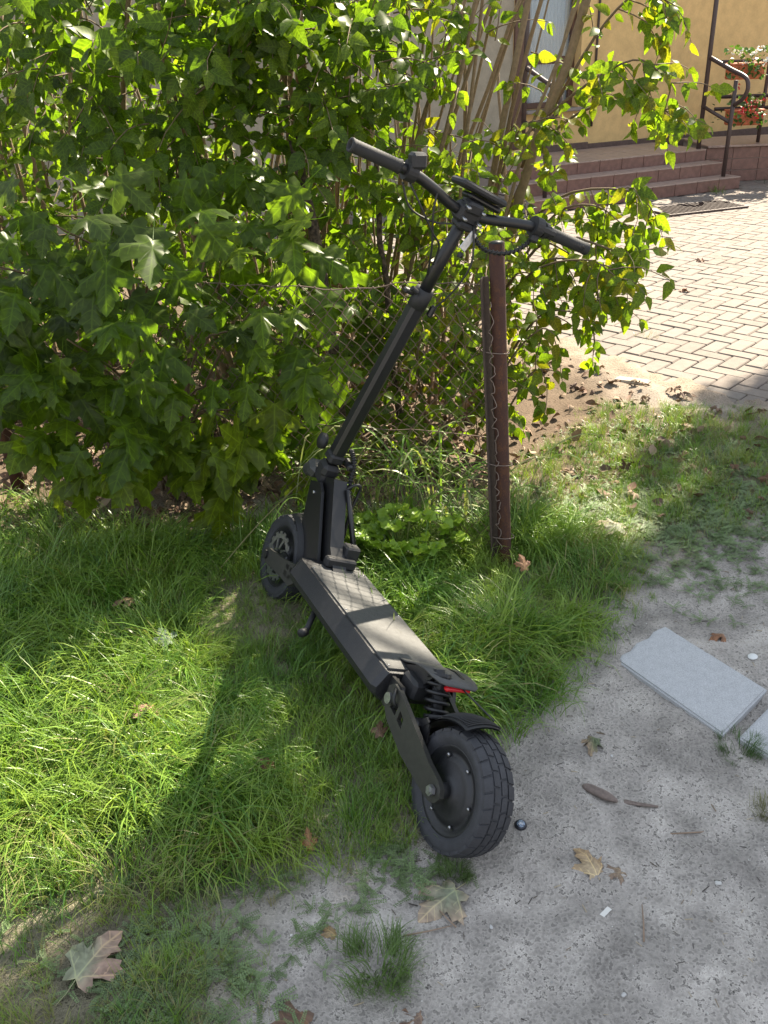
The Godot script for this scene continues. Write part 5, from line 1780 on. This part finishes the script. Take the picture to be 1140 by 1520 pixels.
# ---------------------------------------------------------------- litter
func build_litter():
	var rl := MB.new()
	rl.col = Color(1, 1, 1)
	var pts := []
	for k in 20:
		var a := TAU * k / 20 - PI / 2
		var r := 0.5 * (1.0 + 0.13 * cos(5.0 * a + 1.0)) * (0.55 if k == 0 else 1.0)
		pts.append(Vector3(cos(a) * r, 0.5 + sin(a) * r, 0.08 * cos(3.0 * a)))
	for k in 20:
		rl.tri(Vector3(0, 0.35, 0.0), pts[(k + 1) % 20], pts[k])
	round_leaf = rl.mesh()
	# dry leaf litter under the shrubs and pebbles, crumbs on the sand
	var dry := [ovate_leaf(0.7, 0.5, 0.35, 0.6), ovate_leaf(-0.4, 0.6, 0.32, -0.5), maple_leaf(0.7, 0.25, 0.6, 0.0, 0.3)]
	var bx := [[], [], []]
	var bc := [[], [], []]
	for i in 5200:
		var x := rng.randf_range(-2.4, 1.7)
		var z := rng.randf_range(-5.6, -2.55)
		var w := smooth01(-2.55, -3.1, z) if x < 0.45 else smooth01(-2.7, -3.2, z) * 0.35
		if rng.randf() > w or poly_sd(Vector2(x, z), yard_poly) > -0.1: continue
		var k := rng.randi() % 3
		bx[k].append(Transform3D(facing(Vector3(rng.randfn(), rng.randfn() * 0.3, rng.randfn()), Vector3.UP + rv(0.5)).scaled(Vector3.ONE * rng.randf_range(0.02, 0.065)), Vector3(x, gh(x, z) + rng.randf() * 0.025 + 0.005, z)))
		bc[k].append([Color(0.13, 0.07, 0.04), Color(0.19, 0.12, 0.075), Color(0.1, 0.06, 0.04), Color(0.24, 0.17, 0.11)][rng.randi() % 4])
	var litter := thing("leaf_litter", "brown dry leaf litter on the earth under the shrubs", "leaf litter")
	litter.set_meta("kind", "stuff")
	for k in 3:
		many("dry_leaves", dry[k], leaf_mat(Color(1, 1, 1), "", 0.25, 0.8), bx[k], bc[k], litter)
	var peb := MB.new(false)
	peb.ref = Vector3.ZERO
	var pv := []
	for k in 3:
		for j in 5:
			var a := TAU * (j + 0.5 * k) / 5
			var r: float = [0.6, 1.0, 0.55][k] * rng.randf_range(0.8, 1.15)
			pv.append(Vector3(cos(a) * r, [-0.5, 0.05, 0.5][k], sin(a) * r))
	for k in 2:
		for j in 5:
			peb.quad(pv[k * 5 + j], pv[k * 5 + (j + 1) % 5], pv[k * 5 + 5 + (j + 1) % 5], pv[k * 5 + 5 + j])
	for j in range(1, 4):
		peb.tri(pv[10], pv[10 + j], pv[11 + j])
	var pm := peb.mesh()
	var bit := MB.new(false)
	bit.box(Vector3.ZERO, Vector3(1, 0.09, 0.08))
	var bm := bit.mesh()
	var px := []
	var pc := []
	var tx := []
	var tc := []
	for i in 9000:
		var x := rng.randf_range(-0.8, 2.2)
		var z := rng.randf_range(-3.4, -0.9)
		if poly_sd(Vector2(x, z), grass_poly) > 0.12 or not in_view(Vector3(x, 0, z)): continue
		if i % 5 < 3:
			px.append(Transform3D(Basis.from_euler(rv()).scaled(Vector3(1, rng.randf_range(0.5, 0.9), 1) * (0.0008 + 0.0022 * pow(rng.randf(), 4.0))), Vector3(x, gh(x, z) + 0.0004, z)))
			pc.append(Color(1, 0.96, 0.9) * [0.12, 0.25, 0.35, 0.5][rng.randi() % 4])
		else:
			tx.append(Transform3D((Basis(Vector3.UP, rng.randf() * TAU) * Basis(Vector3.BACK, rng.randfn() * 0.12)).scaled(Vector3.ONE * (0.003 + 0.018 * pow(rng.randf(), 3.0))), Vector3(x, gh(x, z) + 0.0012, z)))
			tc.append([Color(0.1, 0.08, 0.06), Color(0.06, 0.05, 0.045), Color(0.35, 0.29, 0.2), Color(0.2, 0.15, 0.1)][rng.randi() % 4])
	var gm := mat(Color(1, 1, 1), 0.9)
	gm.vertex_color_use_as_albedo = true
	var o1 := many("gravel", pm, gm, px, pc)
	o1.set_meta("label", "tiny grit and pebbles scattered over the sandy path")
	o1.set_meta("category", "gravel")
	var o2 := many("plant_debris", bm, gm, tx, tc)
	o2.set_meta("label", "fine bits of dry stalk and crumbs on the sandy path")
	o2.set_meta("category", "debris")
	# fallen leaves: [x, z, height above ground, size, turn, tilt, curl, crumple, inner, outer, split, label]
	var tan := Color(0.4, 0.29, 0.19)
	var brown := Color(0.24, 0.13, 0.08)
	var rust := Color(0.38, 0.17, 0.08)
	var pale := Color(0.55, 0.42, 0.24)
	var grn := Color(0.2, 0.25, 0.13)
	var L := [
		[0.095, -1.305, 0.012, 0.115, 2.3, 0.05, 0.15, 0.06, Color(0.33, 0.36, 0.24), Color(0.6, 0.45, 0.32), 0.0, "tan maple leaf with a green heart lying below the rear tyre"],
		[0.425, -1.38, 0.016, 0.085, 0.4, 0.5, 0.9, 0.25, Color(0.75, 0.58, 0.36), Color(0.62, 0.42, 0.24), 0.3, "curled pale yellow brown leaf standing up on the sand right of the wheel"],
		[0.475, -1.365, 0.003, 0.05, 1.9, 0.1, 0.3, 0.2, tan, Color(0.35, 0.24, 0.18), 0.0, "torn flat brown leaf scrap beside the curled pale leaf"],
		[-0.6, -1.165, 0.03, 0.125, -0.5, 0.15, 0.35, 0.12, Color(0.36, 0.38, 0.24), Color(0.58, 0.38, 0.28), 0.9, "largest fallen maple leaf, half green and half red brown, lower left"],
		[0.513, -1.765, 0.01, 0.07, 2.8, 0.3, 0.8, 0.3, grn, tan, 0.8, "crumpled green and brown leaf between the wheel and the slabs"],
		[-0.14, -1.24, 0.01, 0.045, 0.9, 0.4, 1.0, 0.2, Color(0.5, 0.36, 0.18), Color(0.45, 0.3, 0.15), 0.0, "small round yellowish curled leaf left of the lone tuft"],
		[0.985, -2.19, 0.012, 0.06, 2.0, 0.5, 1.0, 0.3, Color(0.42, 0.22, 0.12), rust, 0.0, "small curled orange brown leaf behind the larger slab"],
		[-0.21, -1.055, 0.006, 0.1, 1.4, 0.1, 0.4, 0.1, brown, Color(0.3, 0.2, 0.14), 0.0, "dark brown leaf cut off by the bottom edge of the picture"],
		[0.433, -2.435, 0.12, 0.055, 0.2, 0.9, 0.8, 0.2, Color(0.55, 0.3, 0.14), rust, 0.0, "small orange leaf caught on the grass mound below the post"],
		[0.8, -2.8, 0.05, 0.12, 1.2, 0.2, 0.4, 0.1, Color(0.25, 0.26, 0.16), tan, 0.4, "grey green leaf with tan edge lying in the grass right of the post"],
		[-0.64, -2.15, 0.1, 0.07, 0.6, 0.4, 0.3, 0.05, Color(0.17, 0.24, 0.15), Color(0.15, 0.21, 0.14), 0.0, "pale grey green leaf lying upside down on the sunlit grass"],
		[-0.62, -1.84, 0.1, 0.085, 2.6, 0.6, 0.6, 0.25, rust, brown, 0.2, "rust orange leaf stuck in the sunlit grass patch"],
		[-0.3, -1.65, 0.06, 0.06, 1.0, 0.6, 0.8, 0.2, Color(0.35, 0.12, 0.07), brown, 0.0, "small dark red leaf in the shaded grass left of the swing arm"],
		[-0.19, -1.435, 0.035, 0.045, 0.2, 0.9, 1.0, 0.1, Color(0.42, 0.2, 0.08), rust, 0.0, "narrow orange leaf sticking up at the edge of the grass"],
		[-0.8, -2.36, 0.09, 0.06, 2.0, 0.4, 0.8, 0.2, Color(0.35, 0.25, 0.1), brown, 0.0, "small yellow brown leaf in the grass, left of the pale upturned leaf"],
		[-0.03, -1.75, 0.06, 0.05, 0.0, 0.5, 0.8, 0.2, brown, brown, 0.0, "small dark brown leaf in the grass close to the rear swing arm"],
		[0.02, -1.05, 0.004, 0.06, 2.2, 0.1, 0.4, 0.2, Color(0.3, 0.2, 0.15), brown, 0.0, "brown leaf scrap at the lower side of the lone tuft"],
		[1.35, -3.7, 0.03, 0.07, 1.2, 0.3, 0.7, 0.2, rust, brown, 0.0, "rusty leaf on the dirt between grass and pavers"],
	]
	for q in L:
		var mesh := maple_leaf(q[6], 0.06, q[4] * 3.0, 0.45 if q[3] > 0.08 else 0.0, q[7], q[8] , q[9], q[10])
		var b := Basis(Vector3.UP, q[4]) * Basis(Vector3.RIGHT, -PI / 2 + q[5]) * Basis(Vector3.UP, 0.0)
		var m := leaf_mat(Color(1, 1, 1), "tex_maple", 0.3, 0.65)
		var c: Vector3 = Vector3(q[0], gh(q[0], q[1]) + q[2], q[1])
		single("fallen_leaf", mesh, m, q[11], "leaf", Transform3D(b.scaled(Vector3.ONE * q[3]), c - b * Vector3(0, 0.35 * q[3], 0)))
	for q in [[2.05, -6.1, "dark leaf scrap on the sunny pavers nearest the branch tips"], [2.45, -6.9, "small dark leaf scrap on the pavers, farther toward the steps"], [2.6, -5.2, "brown leaf scrap on the pavers at the right"]]:
		single("leaf_scrap", maple_leaf(0.8, 0.2, q[0], 0.0, 0.3, brown, brown), leaf_mat(Color(1, 1, 1), "", 0.2, 0.7), q[2], "leaf", Transform3D(Basis(Vector3.UP, q[0] * 5.0) * Basis(Vector3.RIGHT, -1.3).scaled(Vector3.ONE * 0.07), Vector3(q[0], 0.012, q[1])))
	# bottle cap
	var cap := MB.new()
	cap.lathe([Vector2(0.0, 0.007), Vector2(0.009, 0.0068), Vector2(0.0115, 0.0055), Vector2(0.0128, 0.003), Vector2(0.0142, 0.0), Vector2(0.0132, 0.0002), Vector2(0.012, 0.003), Vector2(0.0, 0.005)], Vector3.ZERO, Basis(), 21)
	var cx := Transform3D(Basis(Vector3.RIGHT, 0.25), Vector3(0.288, gh(0.288, -1.5) + 0.004, -1.5))
	var bc2 := thing("bottle_cap", "blue and silver crown cap on the sand right of the rear tyre", "bottle cap", cx)
	part("cap", cap.mesh(), worn(Color(0.05, 0.055, 0.07), 0.4, 0.5, 0.3, 30.0), bc2)
	var top := MB.new()
	top.lathe([Vector2(0.0, 0.0076), Vector2(0.0088, 0.0074), Vector2(0.0092, 0.0069)], Vector3.ZERO, Basis(), 20)
	part("printed_top", top.mesh(), worn(Color(0.32, 0.42, 0.6), 0.3, 0.3, 0.9, 40.0), bc2)
	var star := MB.new(false)
	star.box(Vector3(-0.002, 0.0076, 0), Vector3(0.007, 0.0006, 0.004), 0.0, Basis(Vector3.UP, 0.6))
	star.box(Vector3(0.003, 0.00765, 0.001), Vector3(0.003, 0.0006, 0.006), 0.0, Basis(Vector3.UP, 0.3))
	part("print_mark", star.mesh(), M.steel, bc2)
	# white disc by the slab
	var disc := MB.new()
	disc.lathe([Vector2(0.0, 0.003), Vector2(0.012, 0.003), Vector2(0.014, 0.001), Vector2(0.014, 0.0)], Vector3.ZERO, Basis(), 18)
	single("plastic_disc", disc.mesh(), mat(Color(0.62, 0.62, 0.6), 0.6), "small whitish plastic disc on the sand behind the larger slab", "plastic scrap", Transform3D(Basis(Vector3.BACK, 0.15), Vector3(1.043, gh(1.043, -2.093) + 0.002, -2.093)))
	# dark bark pieces
	var rag := MB.new()
	rag.tube(curve_pts([Vector3(-0.045, 0.004, -0.035), Vector3(-0.02, 0.012, -0.012), Vector3(0.005, 0.014, 0.01), Vector3(0.024, 0.006, 0.022)], 14), [0.005, 0.009, 0.012, 0.0135, 0.014, 0.0135, 0.014, 0.0145, 0.014, 0.013, 0.012, 0.01, 0.008, 0.006, 0.003], 8)
	single("bark_piece", rag.mesh(), worn(Color(0.32, 0.25, 0.215), 0.95, 0.0, 0.3, 12.0, 0.3), "thick dark strip of bark on the sand right of the bottle cap", "bark", Transform3D(Basis.from_scale(Vector3(1, 0.55, 1)), Vector3(0.502, gh(0.5, -1.585), -1.585)))
	rag = MB.new()
	rag.tube(curve_pts([Vector3(-0.03, 0.004, -0.01), Vector3(0.0, 0.007, 0.0), Vector3(0.045, 0.004, 0.008)], 10), taper(0.008, 0.003, 10), 7)
	single("bark_piece", rag.mesh(), worn(Color(0.32, 0.25, 0.215), 0.95, 0.0, 0.3, 12.0, 0.3), "thinner bark strip touching the end of the thick one", "bark", Transform3D(Basis.from_scale(Vector3(1, 0.6, 1)), Vector3(0.575, gh(0.575, -1.565), -1.56)))
	var tws := [[Vector3(0.69, 0, -1.475), 0.13, 0.05, "thin straight brown twig on the sand right of the bark pieces"], [Vector3(0.5, 0, -1.24), 0.09, 1.35, "short thin twig on the sand below the white scrap"], [Vector3(0.06, 0, -1.235), 0.1, 0.2, "bent grey twig right of the lone tuft"], [Vector3(0.1, 0, -1.265), 0.06, 2.2, "short twig crossing beside the bent grey twig"], [Vector3(0.72, 0, -1.13), 0.07, 1.1, "pale dry stalk on the sand at the lower right"], [Vector3(0.27, 0, -1.62), 0.09, 1.5, "thin upright stalk line on the sand behind the bottle cap"]]
	for t in tws:
		var m := MB.new()
		var d: Vector3 = Vector3(cos(t[2]), 0, -sin(t[2])) * t[1] * 0.5
		m.tube([-d + Vector3(0, 0.003, 0), Vector3(0, 0.006, 0.004), d + Vector3(0, 0.002, 0)], [0.0018, 0.0016, 0.001], 6)
		var p: Vector3 = t[0]
		p.y = gh(p.x, p.z)
		single("twig", m.mesh(), mat(Color(0.24, 0.17, 0.12), 0.9), t[3], "twig", Transform3D(Basis(), p))
	var chips := [[0.43, -1.268, 0.02, Color(0.6, 0.58, 0.54), "white rectangular paper scrap on the sand below the curled leaf"], [0.685, -1.33, 0.013, Color(0.45, 0.44, 0.42), "pale oval pebble on the sand at the right"], [0.19, -1.245, 0.009, Color(0.4, 0.39, 0.38), "small grey pebble between twig and tyre"], [0.55, -1.72, 0.007, Color(0.5, 0.5, 0.49), "tiny white chip right of the crumpled leaf"], [0.93, -1.6, 0.011, Color(0.62, 0.63, 0.64), "white chip on the sand below the right slab"], [0.42, -1.08, 0.01, Color(0.42, 0.41, 0.4), "grey pebble near the bottom of the picture"], [0.8, -1.2, 0.012, Color(0.3, 0.29, 0.3), "dark round stone pressed in the sand at lower right"], [-0.22, -1.24, 0.006, Color(0.6, 0.58, 0.55), "tiny white pebble on the sand left of the round leaf"]]
	var stone = MB.new()
	for i in 7:
		for j in 12:
			var q := []
			for d in [[0, 0], [0, 1], [1, 1], [1, 0]]:
				var la: float = PI * (i + d[0]) / 7.0 - PI / 2
				var lo: float = TAU * ((j + d[1]) % 12) / 12.0
				var u := Vector3(cos(la) * cos(lo), sin(la), cos(la) * sin(lo))
				q.append(u * (1.0 + 0.16 * sin(u.x * 3.0 + 1.0) * cos(u.z * 4.0) + 0.08 * sin(u.y * 6.0 + u.x * 5.0)))
			stone.ref = Vector3.ZERO
			stone.quad(q[0], q[1], q[2], q[3])
	stone = stone.mesh()
	var scrap = MB.new(false)
	for i in 4:
		scrap.ref = Vector3(0, -2, 0)
		scrap.quad(Vector3(-1 + 0.5 * i, 0.12 * (i % 2), -0.5), Vector3(-1 + 0.5 * i, 0.1 * (i % 2) + 0.06, 0.5), Vector3(-0.5 + 0.5 * i, 0.12 * ((i + 1) % 2), 0.52), Vector3(-0.5 + 0.5 * i, 0.1 * ((i + 1) % 2), -0.48))
	scrap = scrap.mesh()
	for c in chips:
		var sc := Vector3(c[2], c[2] * 0.5, c[2] * 0.7) * (0.62 if "scrap" not in c[4] else 0.75)
		single("pebble" if "scrap" not in c[4] else "paper_scrap", stone if "scrap" not in c[4] else scrap, mat(c[3], 0.85), c[4], "pebble" if "scrap" not in c[4] else "paper scrap", Transform3D(Basis(Vector3.UP, c[0] * 9.0) * Basis.from_scale(sc), Vector3(c[0], gh(c[0], c[1]) + c[2] * 0.1, c[1])))

# ---------------------------------------------------------------- scene
func _ready():
	rng.seed = 20240914
	var cam := Camera3D.new()
	cam.name = "camera"
	cam.position = CAM
	cam.rotation_degrees = Vector3(-28, 0, -2)
	cam.fov = 58.75
	cam.near = 0.05
	cam.far = 900
	add_child(cam)
	cam.current = true
	cam_inv = cam.transform.affine_inverse()
	var env := Environment.new()
	env.background_mode = Environment.BG_SKY
	var sky := ProceduralSkyMaterial.new()
	sky.sky_top_color = Color(0.82, 0.87, 0.94)
	sky.sky_horizon_color = Color(0.95, 0.96, 0.97)
	sky.sky_curve = 0.2
	sky.ground_bottom_color = Color(0.35, 0.33, 0.3)
	sky.ground_horizon_color = Color(0.6, 0.6, 0.58)
	sky.sky_energy_multiplier = 0.64
	sky.sun_angle_max = 20.0
	env.sky = Sky.new()
	env.sky.sky_material = sky
	env.tonemap_mode = Environment.TONE_MAPPER_LINEAR
	env.tonemap_exposure = 4.25
	env.sdfgi_enabled = true
	env.ssao_enabled = true
	env.ssil_enabled = true
	var we := WorldEnvironment.new()
	we.name = "world_environment"
	we.environment = env
	add_child(we)
	var sun := DirectionalLight3D.new()
	sun.name = "sun"
	sun.light_energy = 1.6
	sun.light_color = Color(1.0, 0.95, 0.86)
	sun.light_angular_distance = 0.45
	sun.shadow_enabled = true
	add_child(sun)
	sun.look_at_from_position(Vector3(0.4368, 0.6691, -0.6012) * 30.0, Vector3.ZERO)
	make_materials()
	build_ground()
	build_paving()
	build_building()
	build_steps()
	build_slabs()
	build_fence()
	build_scooter()
	build_shrubs()
	build_litter()
	build_grass()
